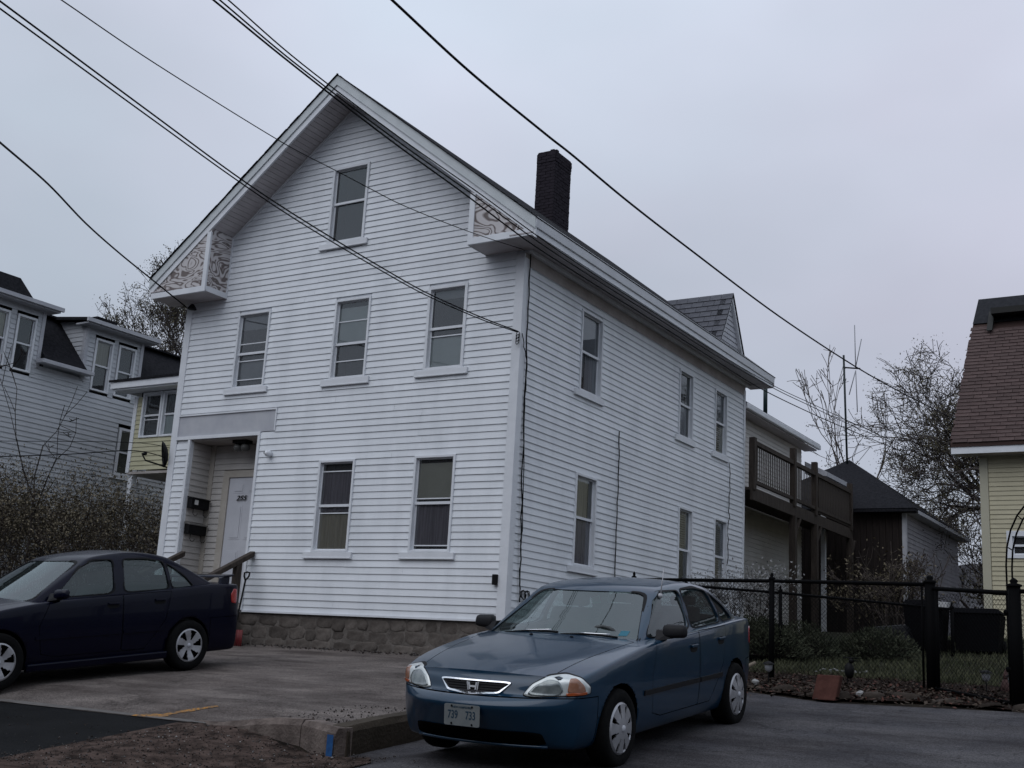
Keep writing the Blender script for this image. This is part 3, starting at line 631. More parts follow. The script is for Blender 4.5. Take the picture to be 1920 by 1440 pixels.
# mailboxes on the entry side wall
def mailbox(z, lab, sticker):
    t = thing('mailbox', lab, 'mailbox', (-7.15, .3, z), group='mailboxes in the entry')
    b = MB(); b.box(-7.155, -7.03, .06, .50, z, z+.19); b.build('body', BLACKP, t, bevel=.006)
    b = MB(); b.hexa([(-7.156, .05, z+.2), (-7.01, .05, z+.17), (-7.01, .51, z+.17), (-7.156, .51, z+.2), (-7.156, .05, z+.225), (-7.01, .05, z+.19), (-7.01, .51, z+.19), (-7.156, .51, z+.225)]); b.build('lid', BLACKP if sticker else mat('dull_lid', (.12, .115, .11), .45), t)
    for y in (.14, .40):
        b = MB(); b.tube([(-7.06, y, z), (-7.06, y, z-.09), (-7.03, y+.01, z-.135), (-6.99, y+.03, z-.13), (-6.98, y+.04, z-.09)], .006, 6); b.build('paper_hook', BLACK, t)
    if sticker: b = MB(); b.box(-7.029, -7.027, .13, .22, z+.07, z+.16); b.build('sticker', mat('paper', (.6, .6, .58), .7), t)
mailbox(1.84, 'upper black mailbox with a white sticker in the entry', True); mailbox(1.36, 'lower black mailbox with a dull grey lid in the entry', False)
# stone foundation
MORTAR = mat('foundation_mortar', (.080, .070, .063), .95, (.15, .133, .12), 4, 6, bump=.7, bscale=25)
STONEM = mat('foundation_stone', (.066, .056, .050), .9, (.135, .118, .106), 5, 6, bump=.8, bscale=16, rnd=.3, spec=.1)
b = MB(); b.box(HX0+.05, -.06, .023, .3, -1.0, -.02); b.box(-.3, -.03, .3, HD, -1.0, -.02); fnd = b.build('foundation', MORTAR, house)
def stone(w_, h, d, rg):
    b = MB(); n, m_ = 7, 4
    for i in range(m_+1):
        for k in range(n):
            a = 2*math.pi*k/n; t = i/m_; r = [1.0, .97, .82, .5, .02][i]*rg.uniform(.88, 1.1)
            ca, sa = math.cos(a), math.sin(a); e = .6
            b.v.append((math.copysign(abs(ca)**e, ca)*w_/2*r, -d*[0, .5, .85, 1, 1.02][i], math.copysign(abs(sa)**e, sa)*h/2*r))
    for i in range(m_):
        for k in range(n): q = i*n; b.f.append((q+k, q+(k+1) % n, q+n+(k+1) % n, q+n+k)); b.m.append(0)
    return b
rg = random.Random(11)
for (z0, z1) in ((-.64, -.43), (-.44, -.24), (-.25, -.06)):
    x = -5.5
    while x < -.1:
        w_ = rg.uniform(.22, .5); h = (z1-z0)*rg.uniform(.85, 1.15)
        o = stone(w_*1.06, h*1.12, rg.uniform(.012, .035), rg).build('stone', STONEM, fnd, True); o.location = (x+w_/2, .035, (z0+z1)/2+rg.uniform(-.02, .02)); o.rotation_euler = (0, rg.uniform(-.15, .15), 0); x += w_
# stoop with wooden rails
st = thing('entry_stairs', 'weathered wooden entry stairs with sloping handrail behind the navy car', 'stairs', (-6.3, -.5, -.6))
for i, (y0, z1) in enumerate(((-.35, .02), (-.62, -.17), (-.9, -.36))): b = MB(); b.box(-7.1, -5.5, y0, y0+.36, z1-.05, z1); b.build('step', WOODDK, st); b = MB(); b.box(-7.05, -5.55, y0+.03, y0+.06, z1-.25, z1-.052); b.build('riser', WOODDK, st)
b = MB(); b.box(-7.1, -5.5, .0, .54, -.03, .02); b.build('landing', WOODDK, st)
def rail(x):
    b = MB(); b.hexa([(x-.06, -1.25, .33), (x+.06, -1.25, .33), (x+.06, -.03, .93), (x-.06, -.03, .93), (x-.06, -1.25, .42), (x+.06, -1.25, .42), (x+.06, -.03, 1.03), (x-.06, -.03, 1.03)]); b.build('handrail', WOODDK, st, bevel=.012)
    b = MB(); b.box(x-.05, x+.05, -.42, -.30, -.65, .8); b.build('post', WOODDK, st); b = MB(); b.box(x-.05, x+.05, -1.22, -1.12, -.75, .38); b.build('post', WOODDK, st)
rail(-5.27); rail(-7.0)
sv = thing('snow_shovel', 'snow shovel with red scoop and black handle leaning by the entry', 'shovel', (-5.1, -.25, -.6))
b = MB(); b.tube([(-5.11, -.30, .50), (-5.13, -.38, -.15), (-5.14, -.44, -.32)], .016, 8); b.build('shaft', BLACKP, sv, True)
b = MB(); b.tube([(-5.11, -.30, .50), (-5.16, -.29, .57), (-5.165, -.285, .63), (-5.10, -.28, .645), (-5.04, -.285, .63), (-5.05, -.29, .57), (-5.11, -.30, .50)], .015, 8); b.build('grip', BLACKP, sv, True)
RED = mat('red_plastic', (.10, .012, .014), .45, (.14, .018, .02), 5)
b = MB()
for k in range(8):
    a0, a1 = -.9+k*.225, -.9+(k+1)*.225
    f = lambda a, z: (-5.14+.24*math.sin(a)/.78, -.50+.12*(1-math.cos(a))*-1+.08, z)
    b.poly([f(a0, -.66), f(a1, -.66), f(a1, -.34), f(a0, -.34)])
o = b.build('scoop', RED, sv, True); so_ = o.modifiers.new('s', 'SOLIDIFY'); so_.thickness = .012
# cables clipped to the walls
def cable(label, pts, r=.008, cat='cable', group=None, n=5):
    b = MB(); b.tube(pts, r, n); return tag(b.build('cable', CABLE, smooth=True), label, cat, group)
def wob(pts, a=.01, seed=1, k=6):
    rg = random.Random(seed); o = []
    for i in range(len(pts)-1):
        for j in range(k): p = lerp(Vector(pts[i]), Vector(pts[i+1]), j/k); o.append((p.x+(rg.uniform(-a, a) if 0 < i+j else 0), p.y+rg.uniform(-a, a), p.z))
    return o+[pts[-1]]
cable('black service cable stapled down beside the front right corner board', wob([(.05, .10, 5.9), (.045, .14, 4.5), (.045, .20, 3.0), (.045, .26, 1.6), (.04, .33, .62), (.04, .36, .3)], .012, 2), .011)
cable('second thinner cable hanging from the service drop down the corner', wob([(.06, -.03, 4.50), (.06, .14, 4.1), (.045, .19, 3.4), (.045, .30, 1.4), (.04, .35, .5)], .012, 3), .008)
cable('dark cable running down the side wall right of the first window', wob([(.035, 3.57, 3.60), (.035, 3.60, 2.9), (.035, 3.585, 2), (.035, 3.60, .6)], .006, 4), .010)
cable('dark cable hanging beside the rearmost side windows', wob([(.035, 9.02, 3.93), (.04, 9.08, 3.2), (.04, 9.03, 2.5), (.04, 8.98, 1.7)], .02, 5), .009)
cable('tangled cable coil near the ground at the front right corner', [(.05+.03*math.sin(i*.5), .40+.09*math.cos(i*.9)+i*.008, .42+.07*math.sin(i*.9)) for i in range(26)], .008)
# ------------------------------------------------------------------ cars
def paint(name, col, rough=.28, metal=.35, coat=.45):
    m = mat(name, col, rough, tuple(c*1.15 for c in col), 3, 4, metal=metal, coat=coat, spec=.3)
    return m
RUBBER = mat('tyre_rubber', (.004, .004, .0045), .9, (.007, .007, .007), 20, spec=.1)
SEAL = mat('black_seal', (.005, .005, .006), .6, spec=.15)
WELL = mat('wheel_well', (.003, .003, .003), 1., spec=0)
HUBC = mat('silver_wheel', (.34, .34, .36), .42, (.42, .42, .44), 9, metal=.6)
CHROME = mat('chrome', (.75, .77, .8), .18, metal=1.)
LAMPW = mat('lamp_reflector', (.50, .54, .54), .3, (.62, .65, .64), 12, metal=.25, coat=1)
LAMPG = mat('lamp_glass', (.12, .14, .145), .15, (.26, .29, .29), 16, metal=.4, coat=1)
AMBER = mat('amber_lens', (.22, .10, .06), .2, (.30, .15, .10), 14, coat=1)
ORLENS = mat('orange_lens', (.32, .07, .02), .2, coat=1)
REDLENS = mat('red_lens', (.32, .008, .012), .2, coat=1)
INTER = mat('car_interior', (.05, .055, .058), .8, (.075, .08, .082), 5)
CARGLASS = glass('car_glass', (.62, .72, .70), (.06, .08, .08), .15, .012, 1.95)
CARGLASSD = glass('car_glass_side', (.50, .58, .58), (.05, .065, .068), .22, .012, 1.62)
PLASTD = mat('dull_black_trim', (.008, .008, .010), .55, spec=.2)
VL = [1, .975, .92, .8, .6, .3, 0, -.3, -.6, -.8, -.92, -.975, -1]
VG = [1, .93, .8, .6, .3, 0, -.3, -.6, -.8, -.93, -1]
def grid_mesh(mb, rows):
    n = len(rows[0]); k = len(mb.v)
    for r in rows: mb.v += [tuple(p) for p in r]
    for i in range(len(rows)-1):
        for j in range(n-1): q = k+i*n+j; mb.f.append((q, q+1, q+n+1, q+n)); mb.m.append(0)
def realize(o):
    dg = bpy.context.evaluated_depsgraph_get(); me = bpy.data.meshes.new_from_object(o.evaluated_get(dg), depsgraph=dg); return me
def subdivided(mb, lv, weld=1e-4):
    me = bpy.data.meshes.new('t'); me.from_pydata(mb.v, [], mb.f); bm = bmesh.new(); bm.from_mesh(me)
    bmesh.ops.remove_doubles(bm, verts=bm.verts, dist=weld); bmesh.ops.recalc_face_normals(bm, faces=bm.faces); bm.to_mesh(me); bm.free()
    o = bpy.data.objects.new('t', me); C.objects.link(o); s_ = o.modifiers.new('s', 'SUBSURF'); s_.levels = s_.render_levels = lv
    m2 = realize(o); bpy.data.objects.remove(o); return m2
def boolean(me, cutters, op='DIFFERENCE', solid=0):
    o = bpy.data.objects.new('t', me); C.objects.link(o); tmp = []
    if solid: q = o.modifiers.new('s', 'SOLIDIFY'); q.thickness = solid; q.offset = -1
    for c in cutters:
        cm = bpy.data.meshes.new('c'); cm.from_pydata(c.v, [], c.f); bm = bmesh.new(); bm.from_mesh(cm); bmesh.ops.recalc_face_normals(bm, faces=bm.faces); bm.to_mesh(cm); bm.free()
        co = bpy.data.objects.new('c', cm); C.objects.link(co); tmp.append(co)
        q = o.modifiers.new('b', 'BOOLEAN'); q.operation = op; q.object = co; q.solver = 'EXACT'
    m2 = realize(o); bpy.data.objects.remove(o)
    for co in tmp: bpy.data.objects.remove(co)
    return m2
def rounded(poly, r=.25, n=4):
    """corner-rounded polygon"""
    o = []; k = len(poly)
    for i in range(k):
        p0, p1, p2 = Vector(poly[i-1]), Vector(poly[i]), Vector(poly[(i+1) % k])
        a, c = p1.lerp(p0, r), p1.lerp(p2, r)
        for t in range(n+1):
            t /= n; o.append(tuple(a*(1-t)**2+p1*2*t*(1-t)+c*t*t))
    return o
def densify(poly, mx=.05):
    o = []
    for i in range(len(poly)):
        a, c = Vector(poly[i]), Vector(poly[(i+1) % len(poly)]); n = max(1, int((c-a).length/mx+.999))
        o += [tuple(a.lerp(c, t/n)) for t in range(n)]
    return o
def car(root, P):
    K = P['k']; col = P['paint']
    ip = lambda tab, x: float(np.interp(x, [t[0] for t in tab], [t[1] for t in tab]))
    sh, cro, hw = P['shoulder'], P['crown'], P['halfw']
    zb = P['zbot']; F = P['rows']; Xc = P['cols']; xf0, xr0 = Xc[0], Xc[-1]
    yprof = lambda f: float(np.interp(f, [0, .08, .25, .5, .72, .88, .95, .985, 1], [.90, .955, .985, 1.0, 1.0, .998, .992, .985, .968]))
    fx = [p[1] for p in P['front']]; rx = [p[1] for p in P['rear']]; ff = [p[0] for p in P['front']]; rf = [p[0] for p in P['rear']]
    xfc = lambda f: float(np.interp(f, ff, fx)); xrc = lambda f: float(np.interp(f, rf, rx))
    zz = lambda x, f: zb+f*(ip(sh, x)-zb)
    def bulge(x):   # plan curvature of the top surface carried in from the ends
        a = max(0, min(1, (x-(xf0-.9))/.9)); c = max(0, min(1, ((xr0+.7)-x)/.7)); return a**2, c**2
    mb = MB(); pw = 2.6
    for s_ in (1, -1):
        grid_mesh(mb, [[(x, s_*ip(hw, x)*yprof(f), zz(x, f)) for x in Xc] for f in F])
    grid_mesh(mb, [[(xf0+(xfc(f)-xf0)*(1-abs(v)**pw), v*ip(hw, xf0)*yprof(f), zz(xf0, f)+(ip(cro, xf0)*(1-v*v) if f == 1 else 0)) for v in VL] for f in F])
    grid_mesh(mb, [[(xr0+(xrc(f)-xr0)*(1-abs(v)**pw), v*ip(hw, xr0)*yprof(f), zz(xr0, f)+(ip(cro, xr0)*(1-v*v) if f == 1 else 0)) for v in VL] for f in F])
    for top in (True, False):
        rows = []
        for x in Xc:
            a, c = bulge(x); f = 1 if top else 0; r = []
            for v in VL:
                q = 1-abs(v)**pw
                r.append((x+a*(xfc(f)-xf0)*q+c*(xrc(f)-xr0)*q, v*ip(hw, x)*yprof(f), zz(x, f)+(ip(cro, x)*(1-abs(v)**2.2) if top else 0)))
            rows.append(r)
        grid_mesh(mb, rows)
    me = subdivided(mb, 2)
    wr = P['arch']; ax = P['axles']; hz_ = P['hubz']; cut = []
    for x in ax:
        for s_ in (1, -1):
            c = MB(); n = 40; pts = [(x+wr*math.cos(2*math.pi*k/n), s_*.52, hz_+wr*math.sin(2*math.pi*k/n)) for k in range(n)]; c.prism(pts, (0, s_*.6, 0)); cut.append(c)
    me = boolean(me, cut)
    bm = bmesh.new(); bm.from_mesh(me)
    bvh = BVHTree.FromBMesh(bm)
    # ---- greenhouse shell
    G = P['gh']; rowsR = [0, .2, .45, .7, .88, 1.0]
    def gpt(r):     # (x front pillar, x rear pillar, y, z front, z rear) at height fraction r
        e = r**.9
        return lerp(G['a0'][0], G['a1'][0], r), lerp(G['c0'][0], G['c1'][0], r), float(np.interp(r, [0, .2, .45, .7, .88, 1], G['y'])), lerp(G['a0'][1], G['a1'][1], r), lerp(G['c0'][1], G['c1'][1], r)
    cols = [0, .12, .28, .45, .62, .78, .9, 1]
    arch = lambda c, r: G['arch']*(1-(2*c-1)**2)*r
    gm = MB()
    for s_ in (1, -1):
        grid_mesh(gm, [[(lerp(gpt(r)[0], gpt(r)[1], c), s_*(gpt(r)[2]-.0-.03*(2*c-1)**4*(1-r)), lerp(gpt(r)[3], gpt(r)[4], c)+arch(c, r)) for c in cols] for r in rowsR])
    gb, gr = G['bulge']
    yf = lambda r: gpt(r)[2]-.03*(1-r)
    grid_mesh(gm, [[(gpt(r)[0]+gb*(1-.55*r)*(1-abs(v)**2.2), v*yf(r), gpt(r)[3]+(.026*(1-v*v) if r == 1 else .016*(1-v*v)*r)) for v in VG] for r in rowsR])
    grid_mesh(gm, [[(gpt(r)[1]-gr*(1-.5*r)*(1-abs(v)**2.2), v*yf(r), gpt(r)[4]+(.026*(1-v*v) if r == 1 else .016*(1-v*v)*r)) for v in VG] for r in rowsR])
    rt = gpt(1)
    grid_mesh(gm, [[(lerp(rt[0], rt[1], c)+gb*.45*(1-abs(v)**2.2)*max(0, 1-c/.3)-gr*.5*(1-abs(v)**2.2)*max(0, 1-(1-c)/.3), v*rt[2], lerp(rt[3], rt[4], c)+arch(c, 1)+(.026+.014*(1-(2*c-1)**2))*(1-v*v)) for v in VG] for c in cols])
    gme = subdivided(gm, 2); gbm = bmesh.new(); gbm.from_mesh(gme); gbvh = BVHTree.FromBMesh(gbm); gbm.free()
    cuts = []
    for w_ in P['side_windows']:
        pts = rounded(w_, .16, 3)
        for s_ in (1, -1): c = MB(); c.prism([(x, s_*.3, z) for x, z in pts], (0, s_*.8, 0)); cuts.append(c)
    wsp = rounded(P['windshield'], .12, 4); bkp = rounded(P['backlight'], .12, 4)
    c = MB(); c.prism([(P['wsx'], y, z) for y, z in wsp], (2, 0, 0)); cuts.append(c)
    c = MB(); c.prism([(P['bkx'], y, z) for y, z in bkp], (-2, 0, 0)); cuts.append(c)
    shell = boolean(gme, cuts, solid=.035)
    # ---- projected patches: follow the body surface, with real thickness
    def proj_patch(name, poly, o3, d, parent, m, off=.004, thick=.004, tree=None, rings=(1, .86, .7, .5, .25, .0), smooth=True, inset_normal=True):
        tree = tree or bvh; d = Vector(d).normalized(); b = MB(); k = len(poly); cx = sum(p[0] for p in poly)/k; cy = sum(p[1] for p in poly)/k
        vs = []; fallback = None; poly = densify(poly); k = len(poly)
        for r in rings:
            for p in (poly if r > 0 else [(cx, cy)]):
                q = (cx+(p[0]-cx)*r, cy+(p[1]-cy)*r); o = Vector(o3(*q)); hit = tree.ray_cast(o, d, 6)
                h = hit[0] if hit[0] else fallback
                if hit[0]: fallback = hit[0]
                vs.append((h if h else o)-d*off)
        b.v = [tuple(v) for v in vs]
        for i in range(len(rings)-2):
            for j in range(k): b.f.append((i*k+j, i*k+(j+1) % k, (i+1)*k+(j+1) % k, (i+1)*k+j)); b.m.append(0)
        i = len(rings)-2
        for j in range(k): b.f.append((i*k+j, i*k+(j+1) % k, (i+1)*k)); b.m.append(0)
        if thick:
            n = len(b.v); b.v += [tuple(Vector(v)+d*(thick+off)) for v in b.v[:k]]
            for j in range(k): b.f.append((j, n+j, n+(j+1) % k, (j+1) % k)); b.m.append(0)
        return b.build(name, m, parent, smooth, local=True)
    side = lambda s_: (lambda x, z: (x, s_*2.0, z))
    # ---- cut the panels apart: gaps are real slots
    def dists(poly, u, v):
        o = []
        for i in range(len(poly)):
            a, c = poly[i], poly[(i+1) % len(poly)]; ex, ey = c[0]-a[0], c[1]-a[1]; l = math.hypot(ex, ey)
            o.append(((v-a[1])*ex-(u-a[0])*ey)/l)       # positive inside for ccw
        return o
    def carve(name, poly, axis, sel, gap=.007, parent=None, label=None, m=None):
        """axis 'y': polygon in (x,z); axis 'z': polygon in (x,y)"""
        area = sum(poly[i][0]*poly[(i+1) % len(poly)][1]-poly[(i+1) % len(poly)][0]*poly[i][1] for i in range(len(poly)))
        if area < 0: poly = poly[::-1]
        uv = (lambda c: (c.x, c.z)) if axis == 'y' else (lambda c: (c.x, c.y))
        for i in range(len(poly)):
            a, c = poly[i], poly[(i+1) % len(poly)]; ex, ey = c[0]-a[0], c[1]-a[1]; l = math.hypot(ex, ey); nx, ny = -ey/l, ex/l
            for sg in (-gap/2, gap/2):
                pc = (a[0]+nx*sg, a[1]+ny*sg)
                co = (pc[0], 0, pc[1]) if axis == 'y' else (pc[0], pc[1], 0); no = (nx, 0, ny) if axis == 'y' else (nx, ny, 0)
                fs = [f for f in bm.faces if sel(f) and min(dists(poly, *uv(f.calc_center_median()))) > -.25]
                geo = list({*fs, *(e for f in fs for e in f.edges), *(v for f in fs for v in f.verts)})
                bmesh.ops.bisect_plane(bm, geom=geo, plane_co=co, plane_no=no, dist=1e-5)
        ins, gp = [], []
        for f in bm.faces:
            if not sel(f): continue
            md = min(dists(poly, *uv(f.calc_center_median())))
            if md > gap/2-1e-5: ins.append(f)
            elif md > -gap/2-1e-5: gp.append(f)
        nb = bmesh.new(); vmap = {}
        for f in ins:
            vv = []
            for v in f.verts:
                if v not in vmap: vmap[v] = nb.verts.new(v.co)
                vv.append(vmap[v])
            try: nf = nb.faces.new(vv); nf.smooth = True
            except ValueError: pass
        bmesh.ops.delete(bm, geom=ins+gp, context='FACES')
        me_ = bpy.data.meshes.new(name); nb.to_mesh(me_); nb.free(); me_.materials.append(m or col)
        o = link(name, me_, root if parent is None else parent, True)
        if label: o['label'] = label
        return o
    doors = {}
    notwell = lambda f: min(math.hypot(f.calc_center_median().x-x, f.calc_center_median().z-hz_) for x in ax) > wr+.004
    for s_ in (1, -1):
        sel = lambda f, s_=s_: s_*f.calc_center_median().y > .5 and abs(f.normal.y) > .3 and notwell(f)
        for nm, poly in P['doors']: doors[(nm, s_)] = carve('door', poly, 'y', sel)
    hood = carve('hood', P['hood'], 'z', lambda f: f.normal.z > .25 and f.calc_center_median().z > P['hoodz'] and f.calc_center_median().x > .3)
    trunk = carve('trunk_lid', P['trunk'], 'z', lambda f: f.normal.z > .25 and f.calc_center_median().z > .8 and f.calc_center_median().x < -1.0)
    bx = P['bumper']
    fb = carve('front_bumper', [(bx[0], -.1), (2.6, -.1), (2.6, bx[1]), (bx[0], bx[1])], 'y', lambda f: f.calc_center_median().x > bx[0]-.3 and notwell(f) and f.normal.z > -.9, m=P.get('bpaint', col))
    rbp = carve('rear_bumper', [(-2.6, -.1), (bx[2], -.1), (bx[2], bx[3]), (-2.6, bx[3])], 'y', lambda f: f.calc_center_median().x < bx[2]+.3 and notwell(f) and f.normal.z > -.9, m=P.get('bpaint', col))
    # cabin opening, wheel-well colour
    cab = P['cabin']
    dl = [f for f in bm.faces if cab[0] < f.calc_center_median().x < cab[1] and abs(f.calc_center_median().y) < .70 and f.normal.z > .8 and f.calc_center_median().z > .7]
    bmesh.ops.delete(bm, geom=dl, context='FACES')
    for f in bm.faces:
        c = f.calc_center_median(); f.smooth = True; f.material_index = 0
        if min(math.hypot(c.x-x, c.z-hz_) for x in ax) < wr+.003 and abs(c.y) < .9: f.material_index = 1; f.smooth = False
    me_ = bpy.data.meshes.new('body'); bm.to_mesh(me_); bm.free(); me_.materials.append(col); me_.materials.append(WELL)
    body = link('body', me_, root, True)
    shell.materials.clear(); shell.materials.append(col)
    for p in shell.polygons: p.use_smooth = True; p.material_index = 0
    cabin = link('cabin_frame', shell, root, True)
    es = cabin.modifiers.new('e', 'EDGE_SPLIT'); es.split_angle = rad(38)
    # ---- glass and black surrounds
    def grow(poly, d):
        cx = sum(p[0] for p in poly)/len(poly); cy = sum(p[1] for p in poly)/len(poly)
        return [(p[0]+(p[0]-cx)/max(1e-6, math.hypot(p[0]-cx, p[1]-cy))*d, p[1]+(p[1]-cy)/max(1e-6, math.hypot(p[0]-cx, p[1]-cy))*d) for p in poly]
    def seal(poly, o3, d, parent, wd=.016):
        b = MB(); d = Vector(d).normalized(); k = len(poly); A, B = grow(poly, -.006), grow(poly, wd); la = None
        for q in (A, B):
            for p in q:
                o = Vector(o3(*p)); h = gbvh.ray_cast(o, d, 6)[0]; la = h if h else la
                q_ = (h if h else (la or o))-d*.004; n_ = len(b.v)
                if n_ >= k and (q_-Vector(b.v[n_-k])).length > .06: q_ = Vector(b.v[n_-k])
                b.v.append(tuple(q_))
        for j in range(k): b.f.append((j, (j+1) % k, k+(j+1) % k, k+j)); b.m.append(0)
        return b.build('window_seal', SEAL, parent, True, True)
    for w_ in P['side_windows']:
        pts = rounded(w_, .16, 3)
        for s_ in (1, -1):
            dr = None
            cxw = sum(p[0] for p in w_)/len(w_)
            g = proj_patch('side_window', grow(pts, .012), side(s_), (0, -s_, 0), root, CARGLASSD, off=-.014, thick=0, tree=gbvh)
            seal(pts, side(s_), (0, -s_, 0), g)
    g = proj_patch('windshield', grow(wsp, .014), lambda y, z: (3, y, z), (-1, 0, 0), root, CARGLASS, off=-.012, thick=0, tree=gbvh); seal(wsp, lambda y, z: (3, y, z), (-1, 0, 0), g, .02)
    g2 = proj_patch('rear_window', grow(bkp, .014), lambda y, z: (-3, y, z), (1, 0, 0), root, CARGLASS, off=-.012, thick=0, tree=gbvh); seal(bkp, lambda y, z: (-3, y, z), (1, 0, 0), g2, .02)
    # ---- cabin
    x0, x1 = cab
    b = MB(); b.box(x0+.05, x1-.05, -.72, -.68, .3, .93); b.box(x0+.05, x1-.05, .68, .72, .3, .93); b.box(x0+.05, x1-.05, -.7, .7, .28, .32); b.box(x0, x0+.05, -.7, .7, .3, .95); b.box(x1-.05, x1, -.7, .7, .3, .9); b.build('cabin_lining', INTER, root, local=True)
    dz = P['dash']
    b = MB(); b.hexa([(x1-.62, -.7, .55), (x1-.02, -.7, .55), (x1-.02, .7, .55), (x1-.62, .7, .55), (x1-.5, -.7, dz-.02), (x1+.02, -.68, dz), (x1+.02, .68, dz), (x1-.5, .7, dz-.02)]); b.build('dashboard', INTER, root, bevel=.03, local=True)
    def seat(x, y, wd, nm):
        b = MB(); b.box(x-.05, x+.45, y-wd/2, y+wd/2, .45, .62)
        b.hexa([(x-.12, y-wd/2, .5), (x+.04, y-wd/2, .5), (x+.04, y+wd/2, .5), (x-.12, y+wd/2, .5), (x-.36, y-wd*.42, 1.10), (x-.24, y-wd*.42, 1.10), (x-.24, y+wd*.42, 1.10), (x-.36, y+wd*.42, 1.10)])
        if wd < .7: b.box(x-.39, x-.29, y-.13, y+.13, 1.11, 1.27)
        else: b.box(x-.39, x-.29, y-.45, y-.2, 1.11, 1.2); b.box(x-.39, x-.29, y+.2, y+.45, 1.11, 1.2)
        b.build(nm, INTER, root, bevel=.03, local=True)
    seat(P['seatx'], .36, .5, 'seat'); seat(P['seatx'], -.36, .5, 'seat'); seat(P['seatx']-.95, 0, 1.2, 'rear_seat')
    b = MB(); cx_ = P['seatx']+.62; b.tube([(cx_-.08*math.sin(t)*.5, .36+.18*math.cos(t), dz-.06+.16*math.sin(t)) for t in [2*math.pi*k/20 for k in range(21)]], .014, 6); b.tube([(cx_, .19, dz-.06), (cx_+.02, .53, dz-.06)], .018, 6); b.build('steering_wheel', INTER, root, True, local=True)
    # ---- wheels
    def wheel(x, y, s_, first=[None]):
        R, wdt, rr = P['tyre']; Y = s_
        b = MB(); prof = [(rr-.005, -.085), (rr+.02, -.095), (R-.03, -.1), (R-.006, -.075), (R, -.05), (R, .05), (R-.006, .075), (R-.03, .1), (rr+.02, .095), (rr-.005, .085)]
        b.lathe([(r, h*Y*wdt/.19) for r, h in prof], (x, y, hz_), 'y', 40); w_ = b.build('wheel', RUBBER, root, True, True)
        b = MB(); b.lathe([(rr, -.08*Y), (rr, .055*Y), (.05, .045*Y), (.001, .045*Y)], (x, y, hz_), 'y', 32); b.build('brake_backing', WELL, w_, True, True)
        b = MB(); ns = P['spokes']; na = ns*12; rads = P['capr']; hgt = P['caph']; n0 = len(b.v)
        for r, h in zip(rads, hgt):
            for k in range(na):
                a = 2*math.pi*k/na+.1; b.v.append((x+r*rr*math.cos(a), y+Y*h, hz_+r*rr*math.sin(a)))
        for i in range(len(rads)-1):
            for k in range(na):
                ph = (k % 12)
                lo, hi = P['holes'][i]
                if lo <= ph < hi: continue
                b.f.append((n0+i*na+k, n0+i*na+(k+1) % na, n0+(i+1)*na+(k+1) % na, n0+(i+1)*na+k)); b.m.append(0)
        o = b.build('hubcap' if P['cap'] else 'alloy_rim', HUBC, w_, False, True); q = o.modifiers.new('s', 'SOLIDIFY'); q.thickness = .012; q.offset = 0
        b = MB(); b.lathe([(.028, .0), (.026, .012), (.001, .013)], (x, y+Y*(hgt[-1]+.001), hz_), 'y', 16)
        if Y < 0: b.v = [(v[0], 2*(y+Y*(hgt[-1]+.001))-v[1], v[2]) for v in b.v]
        b.build('centre_cap', TRIMG, w_, True, True)
    for x in ax:
        for s_ in (1, -1): wheel(x, s_*(P['track']), s_)
    b = MB(); b.box(ax[1]-.1, ax[0]+.1, -.55, .55, .17, .24); b.tube([(-2.0, -.4, .2), (-.6, -.35, .19), (.9, .0, .2)], .03, 8); b.build('underbody', WELL, root, local=True)
    # ---- mirrors, handles, mouldings
    for s_ in (1, -1):
        mx_, my_, mz_ = P['mirror']; b = MB()
        b.hexa([(mx_-.045, s_*(my_-.10), mz_-.055), (mx_+.07, s_*(my_-.10), mz_-.05), (mx_+.035, s_*(my_+.10), mz_-.035), (mx_-.045, s_*(my_+.10), mz_-.04), (mx_-.05, s_*(my_-.10), mz_+.07), (mx_+.05, s_*(my_-.10), mz_+.065), (mx_+.02, s_*(my_+.095), mz_+.06), (mx_-.05, s_*(my_+.10), mz_+.065)])
        mr_ = b.build('wing_mirror', P['mirrorm'], root, True, True, bevel=.03)
        b = MB(); b.hexa([(mx_-.06, s_*(my_-.14), mz_-.07), (mx_+.10, s_*(my_-.14), mz_-.07), (mx_+.05, s_*(my_-.03), mz_-.05), (mx_-.03, s_*(my_-.03), mz_-.05), (mx_-.06, s_*(my_-.15), mz_+.02), (mx_+.05, s_*(my_-.15), mz_+.02), (mx_+.03, s_*(my_-.03), mz_+.01), (mx_-.03, s_*(my_-.03), mz_+.01)]); b.build('mirror_arm', PLASTD, mr_, local=True)
        for (nm, _), hx, hzz in zip(P['doors'], P['handles'][0], P['handles'][1]):
            d_ = doors[(nm, s_)]
            proj_patch('handle_cup', rounded([(hx-.10, hzz-.038), (hx+.07, hzz-.038), (hx+.07, hzz+.035), (hx-.10, hzz+.035)], .4), side(s_), (0, -s_, 0), d_, SEAL, off=.001, thick=0)
            h = bvh.ray_cast(Vector((hx, s_*2, hzz)), Vector((0, -s_, 0)))[0]; yy = h.y if h else s_*.84
            b = MB(); b.box(hx-.09, hx+.06, min(yy, yy+s_*.022), max(yy, yy+s_*.022), hzz+.004, hzz+.030); b.build('handle', col, d_, bevel=.007, local=True)
